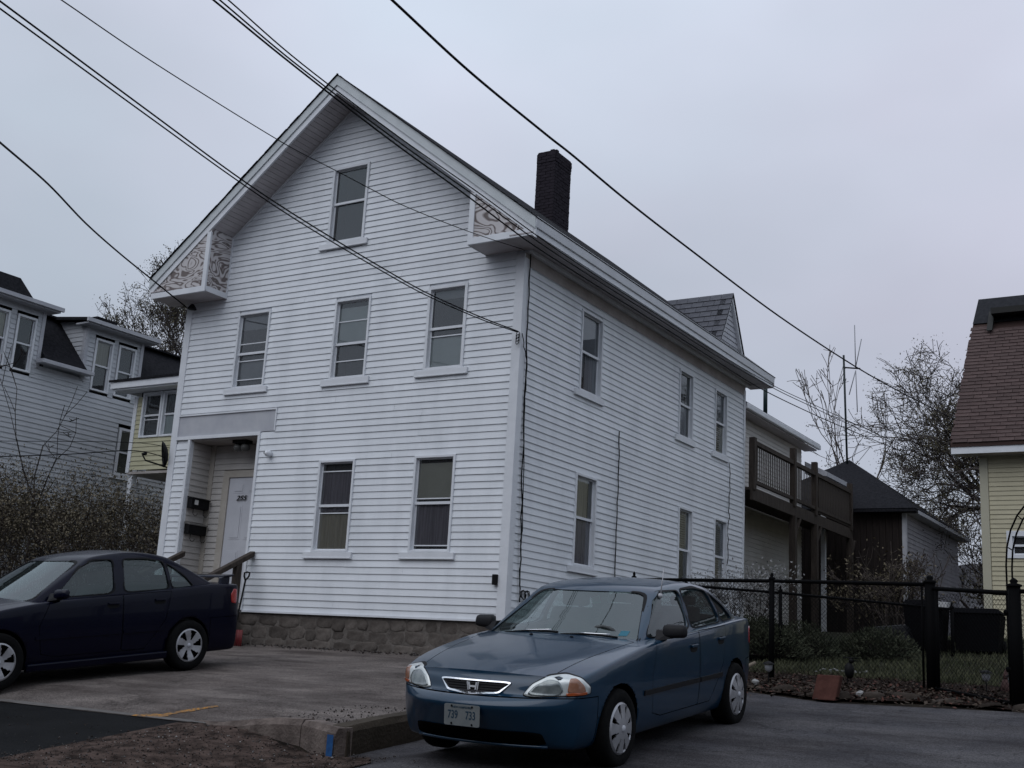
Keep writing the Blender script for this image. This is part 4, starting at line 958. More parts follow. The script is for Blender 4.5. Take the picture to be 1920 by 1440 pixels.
        for (xa, xb_, za, zb_) in P['moulding']:
            n = 14; pts = [(lerp(xa, xb_, k/n), za) for k in range(n+1)]+[(lerp(xb_, xa, k/n), zb_) for k in range(n+1)]
            b = MB(); A = []
            for k in range(n+1):
                x = lerp(xa, xb_, k/n); r = []
                for z in (za, zb_):
                    h = bvh.ray_cast(Vector((x, s_*2, z)), Vector((0, -s_, 0)))[0]; r.append(h if h else Vector((x, s_*.84, z)))
                A.append(r)
            for k in range(n):
                o1, o2 = Vector((0, s_*.012, 0)), Vector((0, s_*.001, 0))
                p = [A[k][0]+o2, A[k+1][0]+o2, A[k+1][0]+o1, A[k][0]+o1, A[k][1]+o2, A[k+1][1]+o2, A[k+1][1]+o1, A[k][1]+o1]; b.hexa(p)
            b.build('side_moulding', P['mouldm'], root, local=True)
    return dict(bvh=bvh, gbvh=gbvh, patch=proj_patch, body=body, fb=fb, rb=rbp, hood=hood, trunk=trunk, wind=g, side=side)

def place_car(name, label, loc, yaw, pitch, roll=0.):
    t = thing(name, label, 'car', loc)
    t.rotation_mode = 'XYZ'; t.rotation_euler = (Matrix.Rotation(yaw, 3, 'Z')@Matrix.Rotation(pitch, 3, 'Y')@Matrix.Rotation(roll, 3, 'X')).to_euler('XYZ')
    return t
# --- blue compact sedan in the lot
BLUE = paint('steel_blue_paint', (.003, .024, .052), .30, .1, .6)
t1 = place_car('parked_car', 'steel blue compact sedan parked nose to the street in the right-hand lot', (4.548, -5.643, -1.150), -1.545, .098, -.013)
PC = dict(k=1, paint=BLUE, zbot=.19,
    rows=[0, .06, .2, .4, .56, .60, .65, .735, .765, .80, .88, .95, .985, 1],
    front=[(0, 2.01), (.06, 2.06), (.2, 2.12), (.4, 2.185), (.58, 2.24), (.64, 2.242), (.68, 2.23), (.735, 2.185), (.765, 2.11), (.80, 2.095), (.88, 2.08), (.95, 2.065), (1, 2.03)],
    rear=[(0, -2.06), (.07, -2.15), (.2, -2.2), (.45, -2.22), (.58, -2.21), (.66, -2.17), (.8, -2.15), (.95, -2.13), (1, -2.08)],
    cols=[1.86, 1.74, 1.58, 1.40, 1.2, 1.0, .8, .55, .25, -.1, -.5, -.85, -1.1, -1.31, -1.55, -1.75, -1.9, -1.98],
    shoulder=[(-2.0, .965), (-1.7, .985), (-1.2, .975), (-.5, .945), (.3, .915), (.8, .885), (1.2, .83), (1.5, .785), (1.74, .73), (1.86, .695)],
    crown=[(-2, .045), (-1.6, .045), (-1.1, .02), (.3, .03), (.75, .055), (1.2, .06), (1.6, .055), (1.86, .035)],
    halfw=[(-2.0, .735), (-1.85, .79), (-1.5, .835), (-.8, .852), (.6, .852), (1.3, .848), (1.6, .832), (1.75, .81), (1.86, .775)],
    arch=.335, axles=(1.31, -1.31), hubz=.295,
    gh=dict(a0=(.76, .86), a1=(.0, 1.295), c0=(-1.66, .97), c1=(-1.17, 1.29), y=[.775, .75, .71, .66, .62, .575], arch=.05, bulge=(.17, .12)),
    side_windows=[[(.60, .92), (-.29, .95), (-.37, 1.285), (.0, 1.275), (.17, 1.205)], [(-.35, .955), (-1.09, .98), (-1.04, 1.265), (-.78, 1.30), (-.43, 1.294)], [(-1.13, .985), (-1.44, .998), (-1.32, 1.12), (-1.085, 1.25)]],
    windshield=[(-.725, .87), (.725, .87), (.505, 1.272), (-.505, 1.272)], wsx=.0, backlight=[(-.62, 1.0), (.62, 1.0), (.50, 1.26), (-.50, 1.26)], bkx=-.9,
    doors=[('front', [(.68, .34), (.72, .62), (.60, .905), (-.33, .935), (-.33, .30), (.5, .30)]), ('rear', [(-.34, .30), (-.34, .935), (-1.10, .955), (-1.17, .86), (-.94, .62), (-.86, .30)])],
    hood=[(2.25, -.54), (2.25, .54), (1.75, .60), (.80, .735), (.62, .4), (.62, -.4), (.80, -.735), (1.75, -.60)], hoodz=.67,
    trunk=[(-2.35, -.56), (-2.35, .56), (-1.72, .60), (-1.72, -.60)], bumper=(1.66, .565, -1.66, .60), cabin=(-1.6, .60), dash=.90, seatx=.05,
    tyre=(.295, .185, .192), spokes=8, cap=True, capr=[1.0, .93, .80, .62, .42, .2, .02], caph=[.080, .092, .094, .098, .103, .106, .106], holes=[(0, 0), (4, 8), (4, 8), (5, 7), (0, 0), (0, 0)],
    track=.755, mirror=(.42, .925, .965), mirrorm=PLASTD, handles=([-.17, -.86], [.80, .825]), moulding=[(.88, -.32, .495, .535), (-.345, -.90, .495, .535)], mouldm=PLASTD)
A1 = car(t1, PC); pp = A1['patch']
# front: grille, emblem, lamps, plate
front = lambda y, z: (3, y, z)
def ring(name, outer, inner, o3, d, parent, m, tree, off=.012):
    b = MB(); d = Vector(d).normalized(); la = None; dn = [max(1, int((Vector(outer[(i+1) % len(outer)])-Vector(outer[i])).length/.05+.999)) for i in range(len(outer))]
    dd = lambda poly: [tuple(Vector(poly[i]).lerp(Vector(poly[(i+1) % len(poly)]), t/dn[i])) for i in range(len(poly)) for t in range(dn[i])]
    outer, inner = dd(outer), dd(inner); k = len(outer)
    for q in (outer, inner):
        for p in q:
            o = Vector(o3(*p)); h = tree.ray_cast(o, d, 6)[0]; la = h if h else la
            b.v.append(tuple((h if h else (la or o))-d*off))
    for j in range(2*k): v = Vector(b.v[j])+d*(off+.004); b.v.append(tuple(v))
    for j in range(k):
        i = (j+1) % k
        for f in ((j, i, k+i, k+j), (j, 2*k+j, 2*k+i, i), (k+j, k+i, 3*k+i, 3*k+j)): b.f.append(f); b.m.append(0)
    return b.build(name, m, parent, False, True)
gp = rounded([(-.315, .668), (.315, .668), (.225, .582), (0, .568), (-.225, .582)], .14, 4)
gin = [(x*.945, .622+(z-.622)*.78) for x, z in gp]
gr = pp('grille', gp, front, (-1, 0, 0), t1, PLASTD, .004, .006)
ring('grille_surround', gp, gin, front, (-1, 0, 0), gr, CHROME, A1['bvh'], .014)
for z in (.600, .618, .636, .652):
    b = MB(); n = 10; wd = .20+(z-.58)*.9
    for k in range(n):
        ya, yb = lerp(-wd, wd, k/n), lerp(-wd, wd, (k+1)/n); q = []
        for y in (ya, yb):
            h = A1['bvh'].ray_cast(Vector((3, y, z)), Vector((-1, 0, 0)))[0]; q.append(h if h else Vector((2.05, y, z)))
        b.hexa([q[0]+Vector((0, 0, -.002)), q[1]+Vector((0, 0, -.002)), q[1]+Vector((.009, 0, -.002)), q[0]+Vector((.009, 0, -.002)), q[0]+Vector((0, 0, .002)), q[1]+Vector((0, 0, .002)), q[1]+Vector((.009, 0, .002)), q[0]+Vector((.009, 0, .002))])
    b.build('grille_bar', BLACKP, gr, local=True)
hx = A1['bvh'].ray_cast(Vector((3, 0, .622)), Vector((-1, 0, 0)))[0].x+.014
FX = lambda y, w_, z: (hx+w_, y, z)
b = MB()
for s_ in (1, -1):
    b.hexa([FX(s_*.020, 0, .596), FX(s_*.029, 0, .596), FX(s_*.029, .008, .596), FX(s_*.020, .008, .596), FX(s_*.028, 0, .648), FX(s_*.040, 0, .648), FX(s_*.040, .008, .648), FX(s_*.028, .008, .648)])
    b.hexa([FX(s_*.036, 0, .592), FX(s_*.042, 0, .592), FX(s_*.042, .006, .592), FX(s_*.036, .006, .592), FX(s_*.046, 0, .653), FX(s_*.052, 0, .653), FX(s_*.052, .006, .653), FX(s_*.046, .006, .653)])
b.hexa([FX(-.024, 0, .612), FX(.024, 0, .612), FX(.024, .008, .612), FX(-.024, .008, .612), FX(-.027, 0, .625), FX(.027, 0, .625), FX(.027, .008, .625), FX(-.027, .008, .625)])
b.build('emblem', mat('emblem_silver', (.62, .63, .66), .4, metal=.2), gr, local=True)
al = rad(38)
for s_ in (1, -1):
    e = (-math.sin(al), s_*math.cos(al)); dv = (math.cos(al), s_*math.sin(al))
    o3 = lambda a, z, e=e, dv=dv: (a*e[0]+3*dv[0], a*e[1]+3*dv[1], z)
    d = (-dv[0], -dv[1], 0)
    lp = rounded([(-.955, .572), (-.45, .590), (-.445, .64), (-.52, .708), (-.62, .732), (-.76, .718), (-.88, .658)], .22, 4)
    bz = pp('headlight', [(-.70+(a+.70)*1.03, .64+(z-.64)*1.1) for a, z in lp], o3, d, t1, SEAL, .002, .004)
    hl = pp('lamp_housing', lp, o3, d, bz, LAMPW, .007, .004)
    pp('lens', rounded([(-.93, .582), (-.70, .580), (-.66, .62), (-.685, .685), (-.76, .697), (-.86, .652)], .3, 4), o3, d, bz, LAMPG, .013, .003)
    pp('indicator_lens', rounded([(-.635, .602), (-.485, .606), (-.50, .655), (-.555, .708), (-.61, .705)], .25, 4), o3, d, bz, AMBER, .013, .003)
    pp('indicator_base', rounded([(-.64, .584), (-.478, .590), (-.475, .610), (-.64, .604)], .2, 3), o3, d, bz, ORLENS, .014, .003)
PLATE = mat('plate_white', (.135, .15, .155), .6, (.175, .185, .185), 8, spec=.2)
PTXT = mat('plate_ink', (.012, .035, .06), .6)
px = max(A1['bvh'].ray_cast(Vector((3, 0, z)), Vector((-1, 0, 0)))[0].x for z in (.36, .43, .46, .49, .50))+.004
FP = lambda y, w_, z: (px+w_, y, z)
b = MB(); r4 = rounded([(-.1525, .349), (.1525, .349), (.1525, .501), (-.1525, .501)], .08, 4); b.prism([FP(y, 0, z) for y, z in r4], (.004, 0, 0)); pl = b.build('number_plate', PLATE, t1, local=True)
b = MB(); FPt = lambda y, w_, z: (px+.004+w_, y, z)
text_mesh(b, '739', .082, FPt, -.078, .424, .001, 0, .72); text_mesh(b, '733', .082, FPt, .075, .424, .001, 0, .72); text_mesh(b, 'NEW HAMPSHIRE', .021, FPt, 0, .480, .001)
b.build('plate_numbers', PTXT, pl, local=True)
b = MB()
for y, z in ((-.088, .487), (.088, .487), (-.088, .363), (.088, .363)): b.lathe([(.008, .0), (.008, .004), (.001, .005)], FPt(y, 0, z), 'x', 10)
b.build('plate_screws', BLACKP, pl, local=True)
pp('intake_and_shade', rounded([(-.56, .225), (.56, .225), (.54, .325), (-.54, .325)], .18, 4), front, (-1, 0, 0), A1['fb'], WELL, .006, .004)  # black intake patch, enlarged to stand in for shade on the lower bumper
b = MB(); n = 16; pt = []
for k in range(n+1):
    y = lerp(-.56, .56, k/n); h = A1['bvh'].ray_cast(Vector((3, y, .212)), Vector((-1, 0, 0)))[0]; pt.append((h.x+.012 if h else 2.1, y, .214))
b.tube(pt, .012, 6); b.build('air_dam_lip', BLUE, A1['fb'], True, local=True)
for s_ in (1, -1):
    pp('tail_light', rounded([(-1.95, .72), (-1.86, .74), (-1.88, .88), (-1.97, .90)], .2, 3), A1['side'](s_), (0, -s_, 0), t1, REDLENS, .006, .004)
# wipers, washer nozzles, antenna, stickers, mirror tag
gt = A1['gbvh']
def on_ws(y, z, off): h = gt.ray_cast(Vector((3, y, z)), Vector((-1, 0, 0)))[0]; return Vector((h.x+off, y, z)) if h else Vector((.8, y, z))
for (ya, yb, za, zb_) in ((-.50, .02, .915, .945), (.06, .55, .93, .925)):
    b = MB(); b.tube([on_ws(lerp(ya, yb, k/8), lerp(za, zb_, k/8)+.012*math.sin(math.pi*k/8), .028) for k in range(9)], .009, 6); wp = b.build('wiper', BLACKP, t1, True, local=True)
    b = MB(); b.tube([on_ws(lerp(ya, yb, .35+.5*k/6), lerp(za, zb_, .35+.5*k/6)+.02, .034) for k in range(7)], .005, 5); b.build('wiper_arm', CHROME, wp, True, local=True)
for y in (-.16, .22):
    h = A1['bvh'].ray_cast(Vector((.93, y, 2)), Vector((0, 0, -1)))[0]; b = MB(); b.ball((.93, y, h.z+.003), .014, .018, .010); b.build('washer_nozzle', BLACKP, A1['hood'], True, local=True)
h = gt.ray_cast(Vector((.02, 3, 1.245)), Vector((0, -1, 0)))[0]
b = MB(); b.tube([(h.x, h.y+.004, h.z), (h.x-.04, h.y+.02, h.z+.24)], [.006, .004], 6); b.lathe([(.022, -.012), (.02, .012), (.001, .016)], (h.x, h.y+.004, h.z), 'y', 10); b.build('antenna', mat('antenna_grey', (.4, .4, .42), .4), t1, True, local=True)
TEAL = mat('teal_sticker', (.02, .12, .17), .6); GREENT = mat('green_tag', (.03, .30, .20), .6)
pp('sticker', [(.53, .935), (.60, .935), (.60, .972), (.53, .972)], front, (-1, 0, 0), A1['wind'], TEAL, -.008, 0, tree=gt, rings=(1, .5, 0))
b = MB(); b.box(-.02, .0, -.14, .10, 1.21, 1.265); mr1 = b.build('rear_view_mirror', PLASTD, t1, bevel=.01, local=True)
b = MB(); b.hexa([(.02, -.03, 1.15), (.025, .05, 1.16), (.03, .05, 1.16), (.025, -.03, 1.15), (.02, -.05, 1.20), (.025, .03, 1.23), (.03, .03, 1.23), (.025, -.05, 1.2)]); b.build('hanging_tag', GREENT, mr1, local=True)
# --- navy sedan in the driveway
NAVY = paint('navy_paint', (.0015, .002, .010), .26, .1, .14)
NAVY.node_tree.nodes['Principled BSDF'].inputs['Specular IOR Level'].default_value = .14
t2 = place_car('parked_car', 'navy blue sedan with a boot spoiler parked on the driveway at the left edge', (-2.90, -5.60, -1.062), -1.641, .110)
PN = dict(k=2, paint=NAVY, zbot=.20,
    rows=[0, .07, .2, .4, .58, .72, .80, .88, .95, .985, 1],
    front=[(0, 2.12), (.07, 2.18), (.2, 2.22), (.4, 2.23), (.58, 2.22), (.72, 2.18), (.80, 2.13), (.88, 2.09), (.95, 2.05), (1, 1.99)],
    rear=[(0, -2.2), (.07, -2.27), (.2, -2.31), (.45, -2.33), (.58, -2.32), (.66, -2.27), (.8, -2.25), (.95, -2.23), (1, -2.19)],
    cols=[1.84, 1.72, 1.56, 1.40, 1.2, 1.0, .8, .55, .25, -.1, -.5, -.85, -1.1, -1.30, -1.55, -1.80, -2.02, -2.17],
    shoulder=[(-2.17, 1.05), (-1.7, 1.075), (-1.2, 1.04), (-.5, 1.0), (.3, .965), (.8, .935), (1.2, .885), (1.5, .83), (1.72, .76), (1.84, .72)],
    crown=[(-2, .035), (-1.6, .035), (-1.1, .02), (.3, .03), (.75, .07), (1.2, .085), (1.6, .085), (1.84, .06)],
    halfw=[(-2.17, .765), (-2.02, .80), (-1.5, .838), (-.8, .85), (.6, .85), (1.3, .845), (1.6, .83), (1.72, .81), (1.84, .775)],
    arch=.352, axles=(1.30, -1.30), hubz=.315,
    gh=dict(a0=(.92, .90), a1=(.02, 1.435), c0=(-1.82, 1.04), c1=(-1.12, 1.43), y=[.775, .75, .71, .66, .61, .565], arch=.06, bulge=(.22, .14)),
    side_windows=[[(.58, .985), (-.22, 1.01), (-.28, 1.41), (.0, 1.405), (.20, 1.32)], [(-.36, 1.015), (-1.04, 1.035), (-1.02, 1.375), (-.78, 1.415), (-.42, 1.415)], [(-1.08, 1.04), (-1.42, 1.06), (-1.30, 1.19), (-1.06, 1.36)]],
    windshield=[(-.70, .95), (.70, .95), (.51, 1.40), (-.51, 1.40)], wsx=.05, backlight=[(-.62, 1.09), (.62, 1.09), (.50, 1.40), (-.50, 1.40)], bkx=-.9,
    doors=[('front', [(.78, .36), (.82, .66), (.68, .95), (-.29, .985), (-.29, .32), (.6, .32)]), ('rear', [(-.30, .32), (-.30, .985), (-1.08, 1.01), (-1.16, .92), (-.93, .66), (-.85, .32)])],
    hood=[(2.25, -.54), (2.25, .54), (1.7, .60), (.92, .735), (.74, .4), (.74, -.4), (.92, -.735), (1.7, -.60)], hoodz=.71,
    trunk=[(-2.4, -.56), (-2.4, .56), (-1.80, .60), (-1.80, -.60)], bumper=(1.66, .60, -1.66, .64), cabin=(-1.62, .72), dash=.95, seatx=.10,
    tyre=(.315, .195, .205), spokes=6, cap=False, capr=[1.0, .92, .75, .52, .34, .2, .02], caph=[.085, .092, .090, .084, .080, .080, .080], holes=[(0, 0), (6, 12), (7, 12), (8, 12), (0, 0), (0, 0)],
    track=.765, mirror=(.60, .925, 1.015), mirrorm=NAVY, handles=([-.14, -.82], [.87, .89]), moulding=[(.86, -.28, .525, .56), (-.31, -.92, .525, .56)], mouldm=NAVY)
A2 = car(t2, PN); pp = A2['patch']
for s_ in (1, -1):
    pp('tail_light', rounded([(-2.13, .80), (-2.03, .82), (-2.02, .93), (-2.08, 1.0), (-2.15, .99)], .2, 3), A2['side'](s_), (0, -s_, 0), t2, REDLENS, .006, .004)
    e = (-math.sin(al), s_*math.cos(al)); dv = (math.cos(al), s_*math.sin(al))
    o3 = lambda a, z, e=e, dv=dv: (a*e[0]+3*dv[0], a*e[1]+3*dv[1], z)
    bz = pp('headlight', rounded([(-.92, .62), (-.50, .64), (-.46, .72), (-.55, .79), (-.78, .74)], .2, 4), o3, (-dv[0], -dv[1], 0), t2, LAMPG, .006, .004)
pp('grille', rounded([(-.33, .70), (.33, .70), (.26, .60), (-.26, .60)], .15, 4), front, (-1, 0, 0), t2, PLASTD, .004, .005)
b = MB(); b.hexa([(-2.22, -.62, 1.155), (-2.02, -.64, 1.145), (-2.02, .64, 1.145), (-2.22, .62, 1.155), (-2.23, -.62, 1.185), (-2.03, -.64, 1.175), (-2.03, .64, 1.175), (-2.23, .62, 1.185)]); sp = b.build('spoiler', NAVY, t2, bevel=.012, local=True)
for s_ in (1, -1):
    b = MB(); b.hexa([(-2.12, s_*.60-.03, 1.03), (-1.98, s_*.60-.03, 1.04), (-1.98, s_*.60+.03, 1.04), (-2.12, s_*.60+.03, 1.03), (-2.14, s_*.60-.025, 1.15), (-2.0, s_*.60-.025, 1.14), (-2.0, s_*.60+.025, 1.14), (-2.14, s_*.60+.025, 1.15)]); b.build('spoiler_leg', NAVY, sp, local=True)
    b = MB(); b.hexa([(-.98, s_*.80-.03, .175), (.95, s_*.80-.03, .165), (.95, s_*.80+.03, .165), (-.98, s_*.80+.03, .175), (-.98, s_*.82-.03, .27), (.95, s_*.82-.03, .26), (.95, s_*.82+.03, .26), (-.98, s_*.82+.03, .27)]); b.build('side_skirt', NAVY, t2, bevel=.02, local=True)
# ------------------------------------------------------------------ plants
BARK = mat('bark', (.022, .018, .017), .9, (.05, .042, .04), 8, bump=.4)
TWIG = mat('twig', (.034, .028, .026), .9, spec=.1)
TWIGL = mat('twig_pale', (.075, .062, .056), .9, spec=.1)
LEAFA = mat('bud_leaf', (.06, .055, .035), .8, (.12, .105, .065), 3, spec=.1)
TWIGF = mat('twig_far', (.055, .047, .046), .9, spec=.1)
LEAFB = mat('dry_brown_leaf', (.040, .034, .022), .9, (.28, .24, .17), 7, spec=.15, ramp=(.42, .70))
LEAFG = mat('dull_green_leaf', (.022, .027, .017), .8, (.058, .062, .04), 4, spec=.1)
def seg(mb, a, c, ra, rc, n=3):
    d = (c-a); 
    if d.length < 1e-5: return
    d.normalize(); u = d.orthogonal().normalized(); v = d.cross(u); k = len(mb.v)
    for p, r in ((a, ra), (c, rc)):
        for i in range(n):
            t = 2*math.pi*i/n; q = p+(u*math.cos(t)+v*math.sin(t))*r; mb.v.append((q.x, q.y, q.z))
    for i in range(n): mb.f.append((k+i, k+(i+1) % n, k+n+(i+1) % n, k+n+i)); mb.m.append(mb.mi)
def grow(mb, tips, p, d, ln, r, depth, rg, spread=.6, up=.12, ratio=.74, nb=(2, 3), kink=.16, rmin=.004, maxd=7):
    n = 3 if r > .03 else 2
    for i in range(n):
        d2 = (d+Vector((rg.gauss(0, kink), rg.gauss(0, kink), rg.gauss(0, kink)+up*.3))).normalized()
        q = p+d2*(ln/n); r2 = max(rmin, r*(1-.22*(i+1)/n)); seg(mb, p, q, max(rmin, r*(1-.22*i/n)), r2, 6 if r > .05 else 3)
        if depth >= 2 and rg.random() < .55 and r < .12 and i < n-1:
            ax = Vector((rg.gauss(0, 1), rg.gauss(0, 1), rg.gauss(.1, .5))).normalized()
            grow(mb, tips, q, (d2*.5+ax*.9).normalized(), ln*.55, r2*.45, depth+2, rg, spread, up, ratio, nb, kink, rmin, maxd)
        p, d = q, d2
    if depth >= maxd: tips.append((p, d)); return
    for k in range(rg.randint(*nb)):
        ax = Vector((rg.gauss(0, 1), rg.gauss(0, 1), rg.gauss(0, 1))).normalized(); ax = (ax-d*ax.dot(d)).normalized()
        d3 = (d+ax*spread*rg.uniform(.6, 1.3)+Vector((0, 0, up))).normalized()
        grow(mb, tips, p, d3, ln*ratio*rg.uniform(.8, 1.15), r2*(.72 if k == 0 else .56), depth+1, rg, spread, up, ratio, nb, kink, rmin, maxd)
def leaves(mb, pts, size, per, rg, spread=.12):
    for p, d in pts:
        for _ in range(per):
            c = p+Vector((rg.gauss(0, spread), rg.gauss(0, spread), rg.gauss(0, spread))); s_ = size*rg.uniform(.5, 1.3)
            a = Vector((rg.gauss(0, 1), rg.gauss(0, 1), rg.gauss(0, 1))).normalized(); e = a.orthogonal().normalized()
            k = len(mb.v); mb.v += [tuple(c-a*s_), tuple(c+e*s_*.5), tuple(c+a*s_), tuple(c-e*s_*.5)]; mb.f.append((k, k+1, k+2, k+3)); mb.m.append(mb.mi)
def tree(name, label, base_, h, r, seed, maxd=7, spread=.6, lean=(0, 0), leaf=None, group=None, nb=(2, 3), trunk=.28, rmin=.006, up=.12, per=2, ls=.06, ratio=.76, cat='tree', splits=(3, 5), twig=None, lsp=.2):
    rg = random.Random(seed); t = thing(name, label, cat, base_, group=group); p = Vector(base_); tb = MB()
    d = Vector((lean[0], lean[1], 1)).normalized(); hs = h*trunk; q = p
    for i in range(4):
        d = (d+Vector((rg.gauss(0, .05), rg.gauss(0, .05), .1))).normalized(); n_ = q+d*hs/4; seg(tb, q, n_, r*(1-.08*i)*(1.25 if i == 0 else 1), r*(1-.08*(i+1)), 9); q = n_
    tb.build('trunk', BARK, t, True)
    b = MB(); tips = []; k = rg.randint(*splits)
    for i in range(k):
        a = 2*math.pi*(i+rg.uniform(-.2, .2))/k; ou = Vector((math.cos(a), math.sin(a), 0))
        grow(b, tips, q-d*rg.uniform(0, hs*.25), (d*.75+ou*rg.uniform(.5, 1.0)*spread*1.3).normalized(), h*.25*rg.uniform(.8, 1.15), r*.55, 1, rg, spread, up, ratio, nb, .16, rmin, maxd)
    b.build('branches', twig or TWIG, t)
    if leaf: l = MB(); leaves(l, tips, ls, per, rg, lsp); l.build('foliage', leaf, t)
    return t, len(tips)
def shrub(name, label, c, rx, ry, h, n, seed, stem=TWIG, leaf=None, nl=3, ls=.03, group=None, cat='shrub', ground_=None, rmin=.003, maxd=4, spread=.5, lsp=.12):
    rg = random.Random(seed); z0 = (ground_ or base)(c[0], c[1]); t = thing(name, label, cat, (c[0], c[1], z0), group=group); b = MB(); tips = []
    for i in range(n):
        a = rg.uniform(0, 6.283); rr = math.sqrt(rg.random()); p = Vector((c[0]+rx*.55*rr*math.cos(a), c[1]+ry*.55*rr*math.sin(a), z0-.02))
        d = Vector((rx*.8*rr*math.cos(a), ry*.8*rr*math.sin(a), h*rg.uniform(.8, 1.2))).normalized()
        grow(b, tips, p, d, h*.36*rg.uniform(.7, 1.15), .009*h**.5, 2, rg, spread, .10, .72, (2, 3), .2, rmin, maxd)
    b.build('stems', stem, t)
    if leaf: l = MB(); leaves(l, tips, ls, nl, rg, lsp); l.build('foliage', leaf, t)
    return t, len(tips)
def ground_cover(name, label, c, rx, ry, h, n, size, m, seed, cat='shrub', group=None, gz=None):
    """dense low evergreen mound: stems hidden under many small leaf sprays"""
    rg = random.Random(seed); z0 = (gz or base)(c[0], c[1]); t = thing(name, label, cat, (c[0], c[1], z0), group=group); b = MB(); st_ = MB()
    lumps = [(rg.uniform(-.7, .7)*rx, rg.uniform(-.7, .7)*ry, rg.uniform(.55, 1.0)*h, rg.uniform(.35, .6)) for _ in range(9)]
    for i in range(n):
        lx, ly, lh, lr = rg.choice(lumps); a = rg.uniform(0, 6.283); e = math.asin(rg.random()); q = rg.uniform(.72, 1.03)
        p = Vector((c[0]+lx+lr*rx*math.cos(a)*math.cos(e)*q, c[1]+ly+lr*ry*math.sin(a)*math.cos(e)*q, z0+lh*math.sin(e)*q+.02))
        o = Vector((math.cos(a)*math.cos(e), math.sin(a)*math.cos(e), math.sin(e)+.35)).normalized(); o = (o+Vector((rg.gauss(0, .45), rg.gauss(0, .45), rg.gauss(0, .45)))).normalized()
        s_ = size*rg.uniform(.6, 1.4); u = o.orthogonal().normalized(); k = len(b.v)
        b.v += [tuple(p-u*s_*.22), tuple(p+u*s_*.22), tuple(p+o*s_+u*s_*.05)]; b.f.append((k, k+1, k+2)); b.m.append(0)
        if i % 14 == 0: seg(st_, Vector((c[0]+lx, c[1]+ly, z0)), p, .006, .003)
    b.build('foliage', m, t); st_.build('stems', TWIG, t); return t
# tall bare trees
tree('bare_tree', 'big spreading budding tree behind the yellow house on the right', (4.9, 25.5, .4), 9.3, .24, 9, maxd=6, spread=.8, lean=(-.2, 0), leaf=LEAFA, ls=.034, per=4, rmin=.010, nb=(3, 3), trunk=.42, up=.02, ratio=.74, lsp=.14, splits=(15, 16), twig=TWIGF)
tree('bare_tree', 'bushy budding tree rising behind the grey neighbour house on the left', (-25.6, 19.5, .5), 12.4, .28, 12, maxd=7, spread=.55, lean=(-.05, 0), leaf=LEAFA, ls=.042, per=4, rmin=.011, twig=TWIGF, trunk=.45, up=.22, ratio=.76, nb=(2, 3), lsp=.12, splits=(10, 11))
tree('bare_tree', 'thin bare tree standing left of the antenna mast', (-1.75, 25, .4), 8.4, .10, 21, maxd=5, spread=.34, rmin=.011, trunk=.45, up=.35, splits=(3, 4), nb=(2, 2), twig=TWIGL)
for i, (x, y, h, s_, lab) in enumerate(((1.2, 33, 7, 31, 'hazy bare tree directly behind the dark garage'), (4.9, 36, 6.0, 32, 'pale bare tree in the gap left of the yellow house wall'), (3.3, 30, 4.2, 33, 'short tangled tree beside the garage wall in the gap'), (6.6, 40, 6.5, 34, 'far bare tree in the gap behind the yellow house'))):
    tree('bare_tree', lab, (x, y, .5), h, .12, s_, maxd=6, spread=.6, rmin=.014, trunk=.18, up=.2, leaf=LEAFA, ls=.06, per=1, twig=TWIGL)
# left thicket in front of the neighbour's wall
TH = 'thicket shrubs beside the driveway'
for i, (x, y, rx, ry, h, n, lab) in enumerate(((-15.0, .6, 1.5, 1.2, 3.5, 48, 'tall brown twiggy shrub at the far left edge'), (-13.1, .9, 1.3, 1.1, 3.35, 50, 'dense brown shrub under the bare sapling'), (-11.35, 1.3, 1.2, 1.0, 3.3, 52, 'dark brown shrub left of the yellow wall'), (-9.8, 1.9, .95, .9, 2.9, 36, 'tangled shrub close to the white house corner'), (-16.7, -.4, 1.2, 1.0, 3.1, 40, 'outermost green tinged shrub at the left picture edge'))):
    shrub('shrub', lab, (x, y), rx, ry, h, n, 40+i, (TWIG, TWIGL)[i % 2], LEAFB if i < 4 else LEAFG, (6, 6, 6, 2, 5)[i], .027, TH, maxd=5, lsp=.2)
tree('sapling', 'slender bare sapling rising above the brown thicket', (-12.0, .4, -.5), 5.2, .035, 61, maxd=3, spread=.45, rmin=.008, trunk=.55, up=.45, splits=(2, 3), nb=(1, 2), cat='sapling')
tree('sapling', 'leaning bare sapling at the left of the thicket', (-13.6, .4, -.5), 4.2, .03, 64, maxd=3, spread=.5, rmin=.007, trunk=.5, up=.4, splits=(2, 3), nb=(1, 2), cat='sapling')
# garden
ground_cover('evergreen_shrub', 'low spreading dark green shrub behind the thin fence post', (3.85, 2.6), 1.5, .85, .62, 20000, .045, LEAFG, 71)
ground_cover('evergreen_shrub', 'small low dark green shrub beside the blue car boot', (2.75, 2.2), .75, .6, .5, 8000, .045, LEAFG, 72)
shrub('shrub', 'thin white budded shrub at the rear corner of the white house', (1.1, 7.0), .8, .7, 1.6, 34, 73, TWIGL, mat('pale_bud', (.25, .25, .25), .8), 4, .03, maxd=4)
shrub('shrub', 'dark bare shrub in front of the garage wall', (1.6, 16), 1.2, 1, 2.6, 30, 75, TWIG, LEAFB, 3, .05, maxd=4, rmin=.008)
shrub('shrub', 'pale twiggy shrub left of the bins near the garage corner', (3.4, 10), .8, .7, 2.2, 18, 76, TWIGL, None, maxd=4, rmin=.006)
GRASS = mat('dull_grass', (.032, .039, .021), .85, (.085, .086, .052), 1.5, spec=.1)
b = MB(); rg = random.Random(3)
